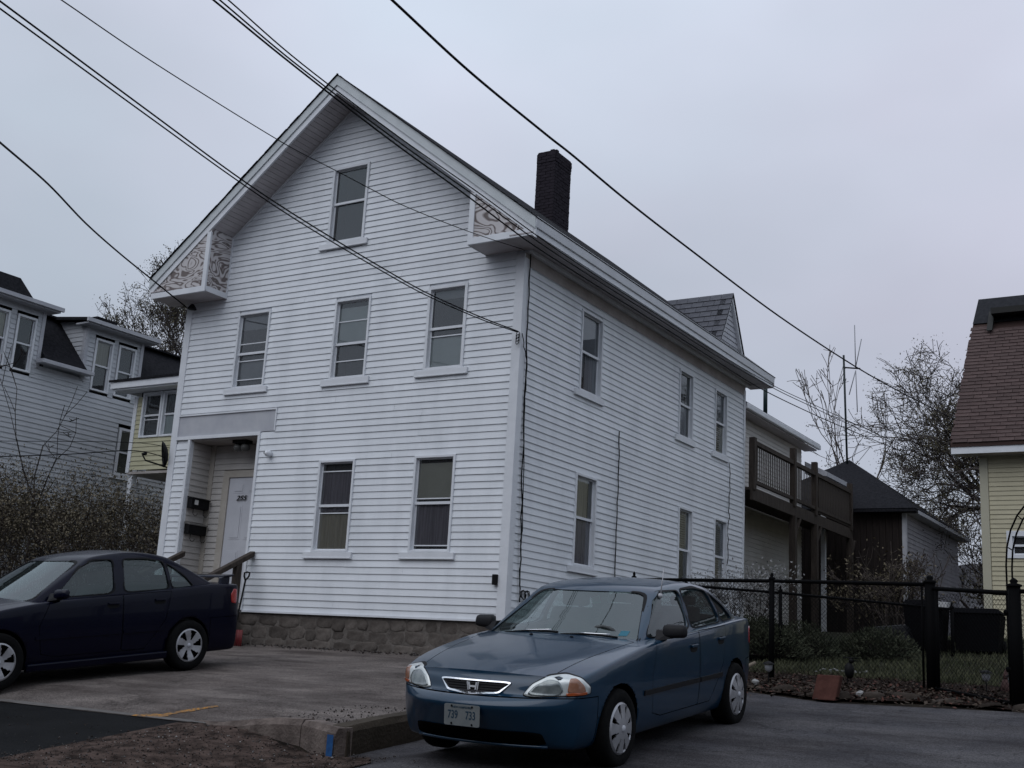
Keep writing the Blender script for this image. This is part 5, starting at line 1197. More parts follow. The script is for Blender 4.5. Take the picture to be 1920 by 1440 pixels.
for _ in range(16000):
    y = .2+9*rg.random()**1.5; x = rg.uniform(3.4+.0*y, 9.5); z = base(x, y); h = rg.uniform(.03, .10); a = rg.uniform(0, 6.28); w_ = .008
    lx, ly = rg.gauss(0, .03), rg.gauss(0, .03); k = len(b.v)
    b.v += [(x-w_*math.cos(a), y-w_*math.sin(a), z), (x+w_*math.cos(a), y+w_*math.sin(a), z), (x+lx, y+ly, z+h)]; b.f.append((k, k+1, k+2)); b.m.append(0)
stuff(b.build('grass', GRASS))
b = MB(); rg = random.Random(4)
LITM = [mat('leaf_litter_red', (.075, .030, .022), .9), mat('leaf_litter_brown', (.05, .036, .026), .9), mat('leaf_litter_dark', (.02, .015, .012), .9)]
for _ in range(5200):
    x = rg.uniform(2.9, 9.2); y = rg.triangular(-2.4, .4, -1.4); 
    z = base(x, y)+rg.uniform(.012, .05); s_ = rg.uniform(.012, .035); a = Vector((rg.gauss(0, 1), rg.gauss(0, 1), rg.gauss(0, .4))).normalized(); e = Vector((-a.y, a.x, rg.gauss(0, .3))).normalized(); c = Vector((x, y, z)); k = len(b.v)
    b.v += [tuple(c-a*s_), tuple(c+e*s_*.6), tuple(c+a*s_), tuple(c-e*s_*.6)]; b.f.append((k, k+1, k+2, k+3)); b.m.append(rg.choice((0, 1, 1, 2)))
stuff(b.build('leaf_litter', LITM))
# woods across the street, unseen: added and raised so cars and windows mirror dark
for i, (x, y, rx, h, lab) in enumerate(((3.0, 29.5, 1.3, 4.6, 'pale leafless bush beside the far end of the garage'), (4.6, 31, 1.4, 4.0, 'pale leafless bush in the middle of the gap left of the yellow house'), (6.2, 30, 1.3, 4.4, 'pale leafless bush nearest the yellow house corner'), (5.4, 36, 1.8, 5.2, 'farther pale bush at the back of the gap'))):
    shrub('shrub', lab, (x, y), rx, 1.0, h, 30, 90+i, TWIGF, LEAFA, 2, .05, 'pale bushes in the gap by the yellow house', maxd=5, rmin=.010, lsp=.25)
b = MB(); rg = random.Random(28)
for i in range(61):
    x = lerp(-30, 60, i/60); z0 = base(x, 70); top = z0+rg.uniform(5.0, 7.5)
    for f in (0, .6, 1): b.v.append((x+rg.gauss(0, .4), 70+rg.gauss(0, .8)+f, lerp(z0-1, top, f)))
for i in range(60):
    for j in range(2): q = i*3+j; b.f.append((q, q+3, q+4, q+1)); b.m.append(0)
stuff(b.build('far_treeline', mat('far_trees', (.06, .06, .066), .95, (.13, .13, .14), 1.2, spec=.05)))
b = MB(); rg = random.Random(8); WOODM = mat('far_wood', (.012, .013, .010), .95, (.03, .03, .024), .6, bump=.5)
for r in range(2):
    n = 90; k0 = len(b.v); yy = -34-9*r
    for i in range(n+1):
        x = lerp(-75, 85, i/n); z0 = hz(x, yy); top = z0+rg.uniform(12.5, 13.5)+2*r
        for f in (0, .5, .85, 1): b.v.append((x+rg.gauss(0, .6), yy+rg.gauss(0, .8)-1.5*f, lerp(z0-1, top, f)))
    for i in range(n):
        for j in range(3): q = k0+i*4+j; b.f.append((q, q+4, q+5, q+1)); b.m.append(0)
stuff(b.build('mirror_woods', WOODM))
# ------------------------------------------------------------------ neighbours
GREYV = mat('grey_white_vinyl', (.46, .48, .51), .55, (.52, .54, .57), 2, rnd=.03)
YELV = mat('yellow_vinyl', (.42, .385, .27), .55, (.48, .44, .31), 2, rnd=.03)
YELG = mat('pale_yellow_vinyl', (.44, .42, .28), .55, (.49, .47, .33), 2, rnd=.03)
SHUT = mat('shutter_grey', (.25, .26, .29), .6)
# --- grey-white house on the left, roof dormers over a long side wall
gh = thing('grey_house', 'grey white clapboard house with two roof dormers at the far left', 'house', (-20, 2, 0))
GX = -16.0; gf = F_x(GX)
courses(gf, -1.0+.0, 5.95, lambda z: -6, lambda z: 9.5, [(5.45, 6.3, 3.55, 4.95), (1.15, 1.75, 5.68, 8), (1.95, 2.52, 5.68, 8), (4.35, 4.95, 5.68, 8), (5.12, 5.72, 5.68, 8)], gh, GREYV, pitch=.125, seed=3, joints=0)
b = MB(); b.box(-26, GX-.36, -6, 9.5, -1, 6.0); b.build('wall', GREYV, gh)
window(gh, gf, 5.5, 6.25, 3.62, 4.9, mid=.5, inner=[('shade', .5, 1, 0, 1, GREYSH)], cas=.07, room=.3)
def slopeslab(y0, y1, x0, z0, x1, z1, th=.05, nm='roof', m=ROOFDK):
    b = MB(); b.hexa([(x0, y0, z0), (x1, y0, z1), (x1, y1, z1), (x0, y1, z0), (x0, y0, z0+th), (x1, y0, z1+th), (x1, y1, z1+th), (x0, y1, z0+th)]); return b.build(nm, m, gh)
for ya, yb in ((-6, .3), (2.75, 4.02), (5.95, 9.7)): slopeslab(ya, yb, -15.75, 6.08, -17.25, 7.62)                    # steep lower slope
slopeslab(-6, 9.7, -17.0, 7.60, -20.2, 8.25)                      # upper slope
slopeslab(-6, 9.7, -23.4, 7.55, -20.2, 8.25)
b = MB(); b.box(-15.95, -15.66, 2.62, 4.2, 6.0, 6.10); b.build('gutter', TRIMG, gh, bevel=.01); b = MB(); b.box(-15.95, -15.66, 6.15, 9.7, 6.0, 6.10); b.build('gutter', TRIMG, gh, bevel=.01)
b = MB(); b.hexa([(-19.2, -6, 8.0), (-16.9, -6, 7.65), (-16.9, 3.2, 7.65), (-19.2, 4.2, 8.0), (-19.0, -6, 9.0), (-17.3, -6, 8.45), (-17.3, 2.75, 8.45), (-19.0, 3.4, 9.0)]); b.build('upper_roof', ROOFDK, gh)
b = MB(); b.box(-17.9, -17.3, 5.3, 6.0, 7.6, 8.12); b.build('roof_vent', ROOFDK, gh)
def gdormer(y0, y1, wins):
    z0, z1 = 6.0, 7.45; b = MB(); b.hexa([(-17.6, y0, 5.6), (GX-.32, y0, 5.6), (GX-.32, y1, 5.6), (-17.6, y1, 5.6), (-17.6, y0, 7.75), (GX-.32, y0, z1), (GX-.32, y1, z1), (-17.6, y1, 7.75)]); d = b.build('dormer', GREYV, gh)
    courses(F_x(GX), 5.70, z1, lambda z: y0+.1, lambda z: y1-.1, [(a-.02, c+.02, 5.6, 7.14) for a, c in wins], d, GREYV, pitch=.125, seed=2, joints=0)
    courses(F_y(y0), 5.95, z1, lambda z: -17.3, lambda z: GX-.1, [], d, GREYV, pitch=.125, seed=2, joints=0)
    for y in (y0, y1-.1): b = MB(); b.box(GX-.0, GX+.03, y, y+.1, 5.9, z1); b.box(GX-.1, GX, y-.012, y+.112, 5.9, z1); b.build('corner_board', TRIMG, d)
    b = MB(); b.hexa([(-18, y0-.25, 7.66), (GX+.35, y0-.25, 7.42), (GX+.35, y1+.25, 7.42), (-18, y1+.25, 7.66), (-18, y0-.25, 7.75), (GX+.35, y0-.25, 7.50), (GX+.35, y1+.25, 7.50), (-18, y1+.25, 7.75)]); b.build('dormer_roof', ROOFDK, d)
    b = MB(); b.box(GX+.30, GX+.37, y0-.26, y1+.26, 7.40, 7.50); b.box(GX-.2, GX+.3, y0-.2, y1+.2, 7.36, 7.40); b.build('fascia', TRIMG, d)
    for k, (a, c) in enumerate(wins): window(gh, F_x(GX), a, c, 5.70, 7.12, mid=.5, inner=[('shade', .5, 1, 0, 1, CURTB)] if k % 2 == 0 else [], cas=.06, sill=False, room=.28)
gdormer(.3, 2.75, [(1.15, 1.75), (1.95, 2.52)]); gdormer(4.02, 5.95, [(4.35, 4.95), (5.12, 5.72)])
# --- yellow house behind: enclosed upper porch
yh = thing('yellow_house', 'pale yellow house with overhanging upper porch, half hidden behind the white house on the left', 'house', (-12, 6, 0))
YY = 4.0; yf = F_y(YY)
courses(yf, 3.40, 5.25, lambda z: -13.62, lambda z: -9.2, [(-13.42, -12.1, 4.15, 5.4)], yh, YELG, pitch=.115, seed=5, joints=0)
b = MB(); b.box(-13.62, -9.2, YY+.54, 9, 3.36, 5.3); b.box(-13.3, -9.2, YY+1.3, 9, -.8, 3.36); b.build('wall', YELG, yh)
courses(F_y(YY+1.3), -.6, 3.3, lambda z: -13.3, lambda z: -9.2, [], yh, YELG, pitch=.115, seed=6, joints=0)
b = MB(); b.box(-13.70, -13.58, YY-.03, YY+.02, 3.34, 5.25); b.build('corner_board', TRIM, yh)
b = MB(); b.box(-13.66, -9.2, YY-.02, YY+1.3, 3.30, 3.36); b.build('porch_soffit', FRIEZE, yh)
b = MB(); b.box(-13.62, -13.48, YY+.02, YY+.16, -.6, 3.3); b.build('porch_post', TRIM, yh)
window(yh, yf, -13.40, -12.70, 4.2, 5.34, mid=.5, rails=(.4,), inner=[], cas=.06, sill=False, room=.5); window(yh, yf, -12.68, -12.12, 4.2, 5.34, mid=.5, inner=[('shade', 0, .5, 0, 1, SHADE)], cas=.06, sill=False, room=.5)
b = MB(); b.box(-14.15, -9.2, YY-.45, YY-.38, 5.40, 5.56); b.box(-14.15, -14.08, YY-.38, 9, 5.40, 5.56); b.box(-14.1, -9.2, YY-.4, YY+.0, 5.36, 5.40); b.build('fascia', TRIM, yh)
b = MB(); b.hexa([(-14.2, YY-.48, 5.56), (-9.2, YY-.48, 5.56), (-9.2, 9.2, 7.1), (-14.2, 9.2, 7.1), (-14.2, YY-.48, 5.62), (-9.2, YY-.48, 5.62), (-9.2, 9.2, 7.2), (-14.2, 9.2, 7.2)]); b.build('roof', ROOFDK, yh)
# --- satellite dish on the white house's left wall
sdh = thing('satellite_dish', 'small dark satellite dish seen edge-on beside the left corner of the white house', 'satellite dish', (-7.75, -.1, 2.8))
b = MB(); b.lathe([(.001, -.07), (.12, -.055), (.22, -.01), (.255, .03)], (0, 0, 0), 'x', 18)
b.v = [(-7.87-.60*v[0]-.79*v[1]-.12*v[2], .0-.74*v[0]+.61*v[1]-.1*v[2], 2.87+v[2]*.95) for v in b.v]; o = b.build('reflector', BLACKP, sdh, True); q = o.modifiers.new('s', 'SOLIDIFY'); q.thickness = .012
b = MB(); b.tube([(-7.78, .03, 2.62), (-8.12, -.22, 2.73), (-8.17, -.26, 2.83)], .016, 6); b.lathe([(.022, -.05), (.03, 0), (.03, .05), (.001, .055)], (-8.14, -.25, 2.85), 'x', 10); b.build('feed_arm', BLACKP, sdh, True)
b = MB(); b.tube([(-7.78, .05, 2.7), (-7.70, .12, 2.55), (-7.70, .3, 2.5)], .022, 6); b.build('bracket', BLACKP, sdh, True)
# --- rear wing of the white house with its wooden deck
WX = -1.0
wg = thing('rear_wing', 'cream sided rear wing with gutter and grey roof behind the white house', 'building', (-3, 13, 0))
CRW = mat('cream_wing_siding', (.60, .58, .56), .6, (.66, .64, .62), 2, rnd=.03)
courses(F_x(WX), .1, 5.75, lambda z: HD+.02, lambda z: 17.3, [], wg, CRW, pitch=.115, seed=8, joints=0)
b = MB(); b.box(-7, WX-.012, HD+.02, 17.3, -.2, 5.8); b.build('wall', CRW, wg)
b = MB(); b.hexa([(WX+.42, HD+.6, 5.86), (-4, HD+.6, 7.1), (-4, 17.7, 7.1), (WX+.42, 17.7, 5.86), (WX+.42, HD+.6, 5.95), (-4, HD+.6, 7.2), (-4, 17.7, 7.2), (WX+.42, 17.7, 5.95)]); b.build('roof', ROOFGR, wg)
b = MB(); b.box(WX, WX+.36, HD+.1, 17.6, 5.74, 5.78); b.build('soffit', SOFFIT, wg)
b = MB(); b.box(WX+.36, WX+.46, HD+1.7, 17.7, 5.78, 5.92); b.build('gutter', TRIM, wg, bevel=.02)
b = MB(); b.box(WX-.05, WX+.1, HD+.05, HD+.5, 5.78, 6.5); b.box(WX+.1, WX+.16, HD+.3, HD+.42, 5.8, 6.5); b.build('return_trim', TRIM, wg)
b = MB(); b.hexa([(WX+.1, 17.3, 5.05), (WX+.75, 17.3, 4.95), (WX+.75, 19.3, 4.95), (WX+.1, 19.3, 5.05), (WX+.1, 17.3, 5.4), (WX+.75, 17.3, 5.08), (WX+.75, 19.3, 5.08), (WX+.1, 19.3, 5.4)]); b.build('porch_roof', TRIMG, wg)
for y in (17.5, 19.0): b = MB(); b.box(WX+.5, WX+.62, y, y+.12, .2, 4.95); b.build('porch_post', TRIM, wg)
b = MB(); b.tube([(WX+.25, 13.55, 5.9), (WX+.25, 13.55, 6.95)], .055, 12); b.build('vent_pipe', mat('green_pipe', (.006, .02, .022), .5), wg, True)
dk = thing('wooden_deck', 'weathered raised wooden deck with baluster railing on posts behind the white house', 'deck', (-.4, 14, 0))
DX = .15
b = MB(); b.box(WX+.03, DX+.02, HD+.1, 18.3, 3.50, 3.56); b.build('deck_floor', WOODDK, dk)
b = MB(); b.box(DX-.03, DX+.03, HD+.1, 18.3, 3.27, 3.50); b.build('beam', WOODDK, dk)
b = MB(); b.box(DX-.05, DX+.05, HD+.12, 18.2, 4.56, 4.66); b.build('top_rail', WOODDK, dk); b = MB(); b.box(DX-.04, DX+.04, HD+.12, 18.2, 3.66, 3.74); b.build('bottom_rail', WOODDK, dk)
b = MB(); b.box(DX-.02, DX+.02, -.055, .055, 3.74, 4.56); bme = None; BALW = mat('baluster_wood', (.05, .041, .035), .85, (.085, .07, .06), 4)
b = MB(); b.box(-.008, .008, -.016, .016, 3.74, 4.56)
y = HD+.35
while y < 15.0:
    if not (12.85 < y < 13.35 or 14.6 < y < 15.1):
        if bme is None: o = b.build('baluster', BALW, dk); bme = o.data
        else: o = link('baluster', bme, dk); o.matrix_parent_inverse = Matrix.Translation(-dk.location)
        o.location = (DX, y, 0)
    y += .13
b = MB(); b.box(-.012, .012, -.07, .07, 3.60, 4.56); bme = None; y = 15.25
while y < 18.1:
    if bme is None: o = b.build('deck_screen_board', WOODDK, dk); bme = o.data
    else: o = link('deck_screen_board', bme, dk); o.matrix_parent_inverse = Matrix.Translation(-dk.location)
    o.location = (DX, y, 0); y += .15
for y, z1 in ((HD+.18, 4.72), (13.1, 4.98), (14.85, 4.92), (18.15, 4.85)):
    b = MB(); b.box(DX-.07, DX+.07, y-.07, y+.07, 3.5, z1); b.build('rail_post', WOODDK, dk)
for y in (13.1, 14.85, 18.1): b = MB(); b.box(DX-.08, DX+.08, y-.08, y+.08, .0, 3.27); b.build('support_post', WOODDK, dk); b = MB(); b.hexa([(DX-.04, y+.08, 2.8), (DX+.04, y+.08, 2.8), (DX+.04, y+.16, 2.8), (DX-.04, y+.16, 2.8), (DX-.04, y+.45, 3.27), (DX+.04, y+.45, 3.27), (DX+.04, y+.55, 3.27), (DX-.04, y+.55, 3.27)]); b.build('brace', WOODDK, dk)
# --- dark hip-roofed garage with mast
gg = thing('garage', 'dark brown garage with black hip roof and pale side wall behind the deck', 'garage', (-.5, 22, .3))
BROWN = mat('dark_brown_board', (.012, .0085, .008), .9, (.026, .019, .017), 4, stretch=(5, 5, .4))
GFX, GFY, GBY, GLX = 1.50, 19.0, 26.2, -3.3
b = MB(); b.box(GLX, GFX-.012, GFY+.012, GBY, .0, 4.15); b.build('wall', BROWN, gg)
nbd = 26; bme = None
for i in range(nbd):
    if bme is None: q = MB(); q.box(-.085, .085, -.012, .01, .2, 4.14); o = q.build('wall_board', BROWN, gg); bme = o.data
    else: o = link('wall_board', bme, gg); o.matrix_parent_inverse = Matrix.Translation(-gg.location)
    o.location = (lerp(GLX+.1, GFX-.1, i/(nbd-1)), GFY+random.uniform(-.006, .006), 0)
courses(F_x(GFX), .3, 4.1, lambda z: GFY+.1, lambda z: GBY-.0, [], gg, mat('lilac_grey_siding', (.27, .26, .29), .6, (.33, .32, .35), 2), pitch=.13, seed=5, joints=0)
b = MB(); b.box(GFX-.1, GFX+.02, GFY-.02, GFY+.1, .2, 4.14); b.build('corner_board', TRIMG, gg)
ov = .35; ap = ((GLX+GFX)/2-.12, 22.3, 6.3); cz = 4.2; cs = [(GLX-ov, GFY-ov), (GFX+ov, GFY-ov), (GFX+ov, GBY+ov), (GLX-ov, GBY+ov)]
b = MB()
for i in range(4): b.poly([(cs[i][0], cs[i][1], cz), (cs[(i+1) % 4][0], cs[(i+1) % 4][1], cz), ap])
b.build('roof', ROOFDK, gg)
b = MB(); b.box(cs[0][0], cs[1][0], cs[0][1], GFY, cz-.1, cz-.02); b.build('eave', ROOFDK, gg); b = MB(); b.box(GFX, cs[1][0], GFY, cs[2][1], cz-.12, cz-.02); b.build('side_eave', TRIMG, gg)
mst = thing('antenna_mast', 'thin dark antenna mast with rod elements above the garage roof', 'antenna', (-1.0, 22, 6.1))
b = MB(); b.tube([(-1.0, 22, 5.9), (-1.05, 22, 8.0), (-1.09, 22, 9.75)], .035, 8); b.build('mast', mat('mast_green', (.010, .018, .020), .5), mst, True)
b = MB(); b.tube([(-1.07, 22, 9.33), (-.55, 22, 9.25)], .025, 6); b.build('crossarm', BLACK, mst, True)
ALU = mat('aluminium_rod', (.25, .26, .28), .5)
b = MB()
for a, c in (((-.70, 22, 9.3), (-.72, 22, 10.75)), ((-.70, 22, 9.3), (-.50, 22, 10.25)), ((-.70, 22, 9.2), (-.66, 22, 7.8)), ((-.70, 22, 9.2), (-.92, 22, 8.4))): b.tube([a, c], .016, 5)
b.build('element', ALU, mst, True)
# --- yellow house on the right
ry = thing('yellow_house', 'yellow sided house with red brown shingle roof at the right edge', 'house', (9, 14, .3))
RYY = 10.0; f10 = F_y(RYY); RL = 5.14
window(ry, f10, 5.58, 6.45, 1.95, 2.50, mid=.5, inner=[], cas=.11, sill=False, room=.4)
courses(f10, .37, 3.98, lambda z: RL+.14, lambda z: 10.5, [(5.58, 6.45, 1.95, 2.50)], ry, YELV, pitch=.095, seed=12, joints=0)
wallsheet(f10, [RL, 10.5], [-.1, 4.1], [(5.63, 6.4, 2.0, 2.45)], ry, YELV)
b = MB(); b.box(RL, RL+.02, RYY, 22, -.1, 4.1); b.box(10.48, 10.5, RYY, 22, -.1, 4.1); b.build('side_wall', YELV, ry)
b = MB(); b.box(RL-.03, RL+.13, RYY-.028, RYY, .35, 4.0); b.box(RL-.03, RL, RYY, RYY+.12, .35, 4.0); b.build('corner_board', mat('pale_yellow_trim', (.42, .40, .31), .55), ry)
b = MB(); b.box(RL+.05, 10.4, RYY+.03, RYY+.3, -.3, .36); b.build('foundation', MORTAR, ry)
EZ, EY = 4.06, RYY-.38; RS = 1.16; RLX = RL-.5
b = MB(); b.box(RLX, 11, EY-.03, EY+.02, EZ-.02, EZ+.16); b.box(RLX, RLX+.04, EY+.02, RYY+.2, EZ-.02, EZ+.16); b.build('fascia', TRIM, ry)
b = MB(); b.box(RLX+.04, 11, EY+.02, RYY, EZ-.02, EZ+.02); b.build('soffit', FRIEZE, ry)
RT = 3.0
b = MB(); b.hexa([(RLX, EY-.05, EZ+.12), (11, EY-.05, EZ+.12), (11, EY+RT, EZ+.12+RS*RT), (RLX, EY+RT, EZ+.12+RS*RT), (RLX, EY-.05, EZ+.2), (11, EY-.05, EZ+.2), (11, EY+RT, EZ+.2+RS*RT), (RLX, EY+RT, EZ+.2+RS*RT)]); b.build('roof', mat('red_roof_base', (.05, .03, .026), .9), ry)
REDR = mat('red_brown_shingle', (.058, .037, .035), .92, (.088, .062, .058), 3.5, 5, bump=.4, rnd=.16)
shm = None; slp = math.hypot(1, RS); expo = .125; rows_ = int(RT*slp/expo); rg = random.Random(2); nsh = 0
for r in range(rows_):
    d = (r+.5)*expo/slp; x = RLX+.15-(r % 2)*.15+rg.uniform(-.03, .03)
    while x < 7.25 and nsh < 299:
        if shm is None:
            q = MB(); q.hexa([(-.146, -.078, .010), (.146, -.078, .010), (.146, .075, -.004), (-.146, .075, -.004), (-.146, -.078, .024), (.146, -.078, .024), (.146, .075, .006), (-.146, .075, .006)]); o = q.build('shingle', REDR, ry); shm = o.data
        else: o = link('shingle', shm, ry); o.matrix_parent_inverse = Matrix.Translation(-ry.location)
        o.location = (max(x, RLX+.13), EY-.05+d, EZ+.205+RS*d+rg.uniform(0, .006)); o.rotation_euler = (math.atan(RS), 0, 0); x += .30; nsh += 1
q = MB()
for r in range(rows_):
    d0, d1 = r*expo/slp, (r+1.0)*expo/slp; x0 = 7.25
    q.hexa([(x0, EY-.05+d0, EZ+.212+RS*d0), (11, EY-.05+d0, EZ+.212+RS*d0), (11, EY-.05+d1, EZ+.2+RS*d1), (x0, EY-.05+d1, EZ+.2+RS*d1), (x0, EY-.05+d0, EZ+.226+RS*d0), (11, EY-.05+d0, EZ+.226+RS*d0), (11, EY-.05+d1, EZ+.21+RS*d1), (x0, EY-.05+d1, EZ+.21+RS*d1)])
stuff(q.build('shingle_courses', REDR, ry))
zt = EZ+.2+RS*RT; yt = EY+RT
b = MB(); b.hexa([(RLX-.0, yt-.15, zt-.12), (11, yt-.15, zt-.12), (11, yt+.5, zt-.12), (RLX, yt+.5, zt-.12), (RLX+.06, yt+.35, zt+.62), (11, yt+.35, zt+.62), (11, yt+2.2, zt+.62), (RLX+.06, yt+2.2, zt+.62)]); b.build('upper_roof', mat('black_shingle', (.012, .013, .017), .9, (.022, .023, .028), 12, bump=.3), ry)
b = MB(); b.hexa([(RLX+.36, yt-.55, zt-.42), (RLX+.48, yt-.55, zt-.42), (RLX+.48, yt-.5, zt-.42), (RLX+.36, yt-.5, zt-.42), (RLX+.36, yt-.10, zt+.16), (RLX+.48, yt-.10, zt+.16), (RLX+.48, yt+.1, zt+.16), (RLX+.36, yt+.1, zt+.16)]); b.box(RLX+.45, 11, yt-.45, yt-.05, zt+.0, zt+.14); b.build('downspout', mat('dark_gutter', (.010, .010, .009), .6), ry)
# ------------------------------------------------------------------ fence, arch, garden bits
fn = thing('chain_link_fence', 'black chain-link fence with slim posts and a gate along the lot behind the blue car', 'fence', (5, -.6, -.6))
def post(t, x, y, top, r, cap=True):
    z0 = base(x, y)-.1; b = MB(); b.tube([(x, y, z0), (x, y, top)], r, 10); o = b.build('post', BLACK, t, True)
    if cap: b = MB(); b.lathe([(r*1.25, 0), (r*1.25, .02), (r*.5, .035), (r*.7, .06), (r*.3, .085), (.001, .095)], (x, y, top), n=10); b.build('post_cap', BLACK, o, True)
def chain(t, a, c, zb_, zt_, nm='chain_link_mesh', pitch=.058, r=.0019):
    a, c = Vector(a), Vector(c); Ln = (c-a).length; d = (c-a)/Ln; H = zt_-zb_; b = MB(); n = int(Ln/pitch)
    nrm = Vector((-d.y, d.x, 0))
    for i in range(-int(H/pitch)-1, n+1):
        for s_ in (1, -1):
            # strand climbs diagonally, clipped to the panel
            u0, u1 = i*pitch, i*pitch+H
            ua, ub = max(0, u0), min(Ln, u1)
            if ub <= ua: continue
            h0, h1 = ua-u0, ub-u0
            z0, z1 = (zb_+h0, zb_+h1) if s_ > 0 else (zt_-h0, zt_-h1)
            p, q = a+d*ua, a+d*ub; seg(b, Vector((p.x, p.y, z0))+nrm*.002*s_, Vector((q.x, q.y, z1))+nrm*.002*s_, r, r, 3)
    stuff(b.build(nm, BLACK, t))
def toprail(t, pts, r=.021): b = MB(); b.tube(pts, r, 8); b.build('rail', BLACK, t, True)
P0, P1, P2, P3, P4 = (2.22, -.15), (4.29, -.30), (6.37, -.68), (7.45, -1.66), (10.5, -1.9)
post(fn, *P0, .66, .03); post(fn, *P1, .66, .036); post(fn, *P2, .62, .062); post(fn, *P3, .52, .066)
post(fn, *P4, .5, .05)
toprail(fn, [(*P0, .64), (*P1, .64), (*P2, .60)], .024); toprail(fn, [(6.42, -.74, .55), (7.42, -1.62, .45)], .026)
toprail(fn, [(6.42, -.74, -.60), (7.42, -1.62, -.70)], .02); toprail(fn, [(*P3, .47), (*P4, .44)], .024)
toprail(fn, [(6.46, -.77, -.6), (6.46, -.77, .55)], .02); toprail(fn, [(7.37, -1.58, -.7), (7.37, -1.58, .46)], .02); toprail(fn, [(6.27, -.665, -.6), (6.27, -.665, .6)], .014)
for z in (.25, -.35): toprail(fn, [(7.34, -1.56, z), (7.50, -1.69, z)], .03)
chain(fn, (*P0, 0), (*P1, 0), -.58, .63); chain(fn, (*P1, 0), (*P2, 0), -.60, .60); chain(fn, (6.46, -.77, 0), (7.37, -1.58, 0), -.66, .48); chain(fn, (*P3, 0), (*P4, 0), -.72, .46)
f2 = thing('chain_link_fence', 'second chain-link fence running deeper behind the garden', 'fence', (3.5, 2, -.4))
Q0, Q1, Q2 = (2.35, 1.4), (3.62, 2.0), (5.6, 4.4)
post(f2, *Q1, .66, .028); post(f2, *Q0, .70, .028); post(f2, *Q2, .62, .028)
toprail(f2, [(*Q0, .68), (*Q1, .64), (*Q2, .60)], .02); chain(f2, (*Q0, 0), (*Q1, 0), -.38, .66); chain(f2, (*Q1, 0), (*Q2, 0), -.3, .62)
ar = thing('garden_arch', 'black metal garden arch beside the gate at the right edge', 'garden arch', (7.6, .2, -.5))
for yy in (.0, .42):
    b = MB(); b.tube([(7.12, yy, -.6), (7.12, yy, .9)]+[(7.62-.5*math.cos(t), yy, .9+.85*math.sin(t)) for t in [math.pi*k/12 for k in range(1, 12)]]+[(8.12, yy, .9), (8.12, yy, -.6)], .012, 6); b.build('hoop', BLACK, ar, True)
b = MB()
for z in (-.1, .25, .6): b.tube([(7.12, .0, z), (7.12, .42, z)], .007, 5); b.tube([(8.12, 0, z), (8.12, .42, z)], .007, 5)
for k in range(1, 12, 2): t = math.pi*k/12; b.tube([(7.62-.5*math.cos(t), 0, .9+.85*math.sin(t)), (7.62-.5*math.cos(t), .42, .9+.85*math.sin(t))], .007, 5)
b.build('rung', BLACK, ar, True)
# edging stones along the bed
EDG = mat('edging_stone', (.020, .016, .014), .95, (.05, .041, .035), 5, bump=.6, rnd=.35, spec=.05)
ep = [(3.35, -2.05), (4.35, -1.45), (5.5, -2.0), (6.45, -1.6), (7.4, -1.85), (8.6, -2.2)]; rg = random.Random(6); ei = 0
elabs = ['leftmost of the row, by the blue car tyre', 'second from the left end of the row', 'third from the left end of the row', 'just left of the thin fence post foot', 'right beside the thin fence post foot', 'fifth left of the red clay block', 'second left of the red clay block', 'touching the red clay block', 'just right of the red clay block', 'third left of the wide gate post', 'second left of the wide gate post', 'in front of the wide gate post', 'first right of the wide gate post', 'under the middle of the gate', 'just left of the gate hinge post', 'in front of the gate hinge post', 'at the right picture edge']
pos = []
for i in range(len(ep)-1):
    a, c = Vector(ep[i]), Vector(ep[i+1]); n = int((c-a).length/.34)
    for k in range(n): pos.append(a.lerp(c, (k+.5)/n))
for i, p in enumerate(pos):
    o = stone(rg.uniform(.26, .42), rg.uniform(.13, .2), rg.uniform(.04, .09), rg).build('edging_stone', EDG, None, True)
    o.location = (p.x, p.y+rg.uniform(-.05, .05), base(p.x, p.y)-.01); o.rotation_euler = (rad(-90)+rg.uniform(-.2, .2), rg.uniform(-.3, .3), rg.uniform(-.4, .6))
    tag(o, 'rough brown edging stone, '+elabs[min(i, len(elabs)-1)], 'stone', 'edging stones of the garden bed')
CLAY = mat('terracotta', (.05, .021, .017), .9, (.08, .035, .028), 6, bump=.3, spec=.1)
o = MB(); o.hexa([(-.13, -.07, 0), (.13, -.07, 0), (.13, .06, 0), (-.13, .06, 0), (-.10, .04, .27), (.16, .04, .27), (.16, .15, .27), (-.10, .15, .27)]); q = o.build('clay_block', CLAY, bevel=.012); q.location = (5.55, -2.16, base(5.55, -2.16)+.0); tag(q, 'tilted terracotta block leaning at the garden bed edge', 'block')
# log pile look: timber edging and stake
b = MB(); b.tube([(4.1, -1.5, -.68), (4.32, -1.30, -.48), (4.40, -1.2, -.42)], [.02, .024, .02], 7); tag(b.build('stick', mat('pale_stick', (.16, .13, .10), .9), smooth=True), 'pale stick leaning at the foot of the thin fence post', 'stick')
def solar(x, y, lab, bright=True):
    z0 = base(x, y); t = thing('solar_light', lab, 'garden light', (x, y, z0), group='solar garden lights')
    b = MB(); b.tube([(x, y, z0-.05), (x, y, z0+.15)], .008, 6); b.build('stake', BLACKP, t)
    b = MB(); b.lathe([(.012, .14), (.045, .17), (.05, .23)], (x, y, z0), n=12); b.build('lens', mat('clear_plastic', (.25, .26, .28), .3, coat=.5), t, True)
    b = MB(); b.lathe([(.07, .235), (.065, .25), (.02, .27), (.001, .272)], (x, y, z0), n=12); b.build('cap', BLACKP, t, True)
solar(4.48, -.95, 'solar stake light with a clear bulb right of the thin post'); solar(6.95, -.6, 'dark solar stake light standing on the lawn behind the gate'); solar(7.28, -.9, 'solar stake light close to the gate hinge post')
bt = thing('garden_figurine', 'dark bird figurine standing in the garden bed', 'figurine', (5.35, -.5, -.6))
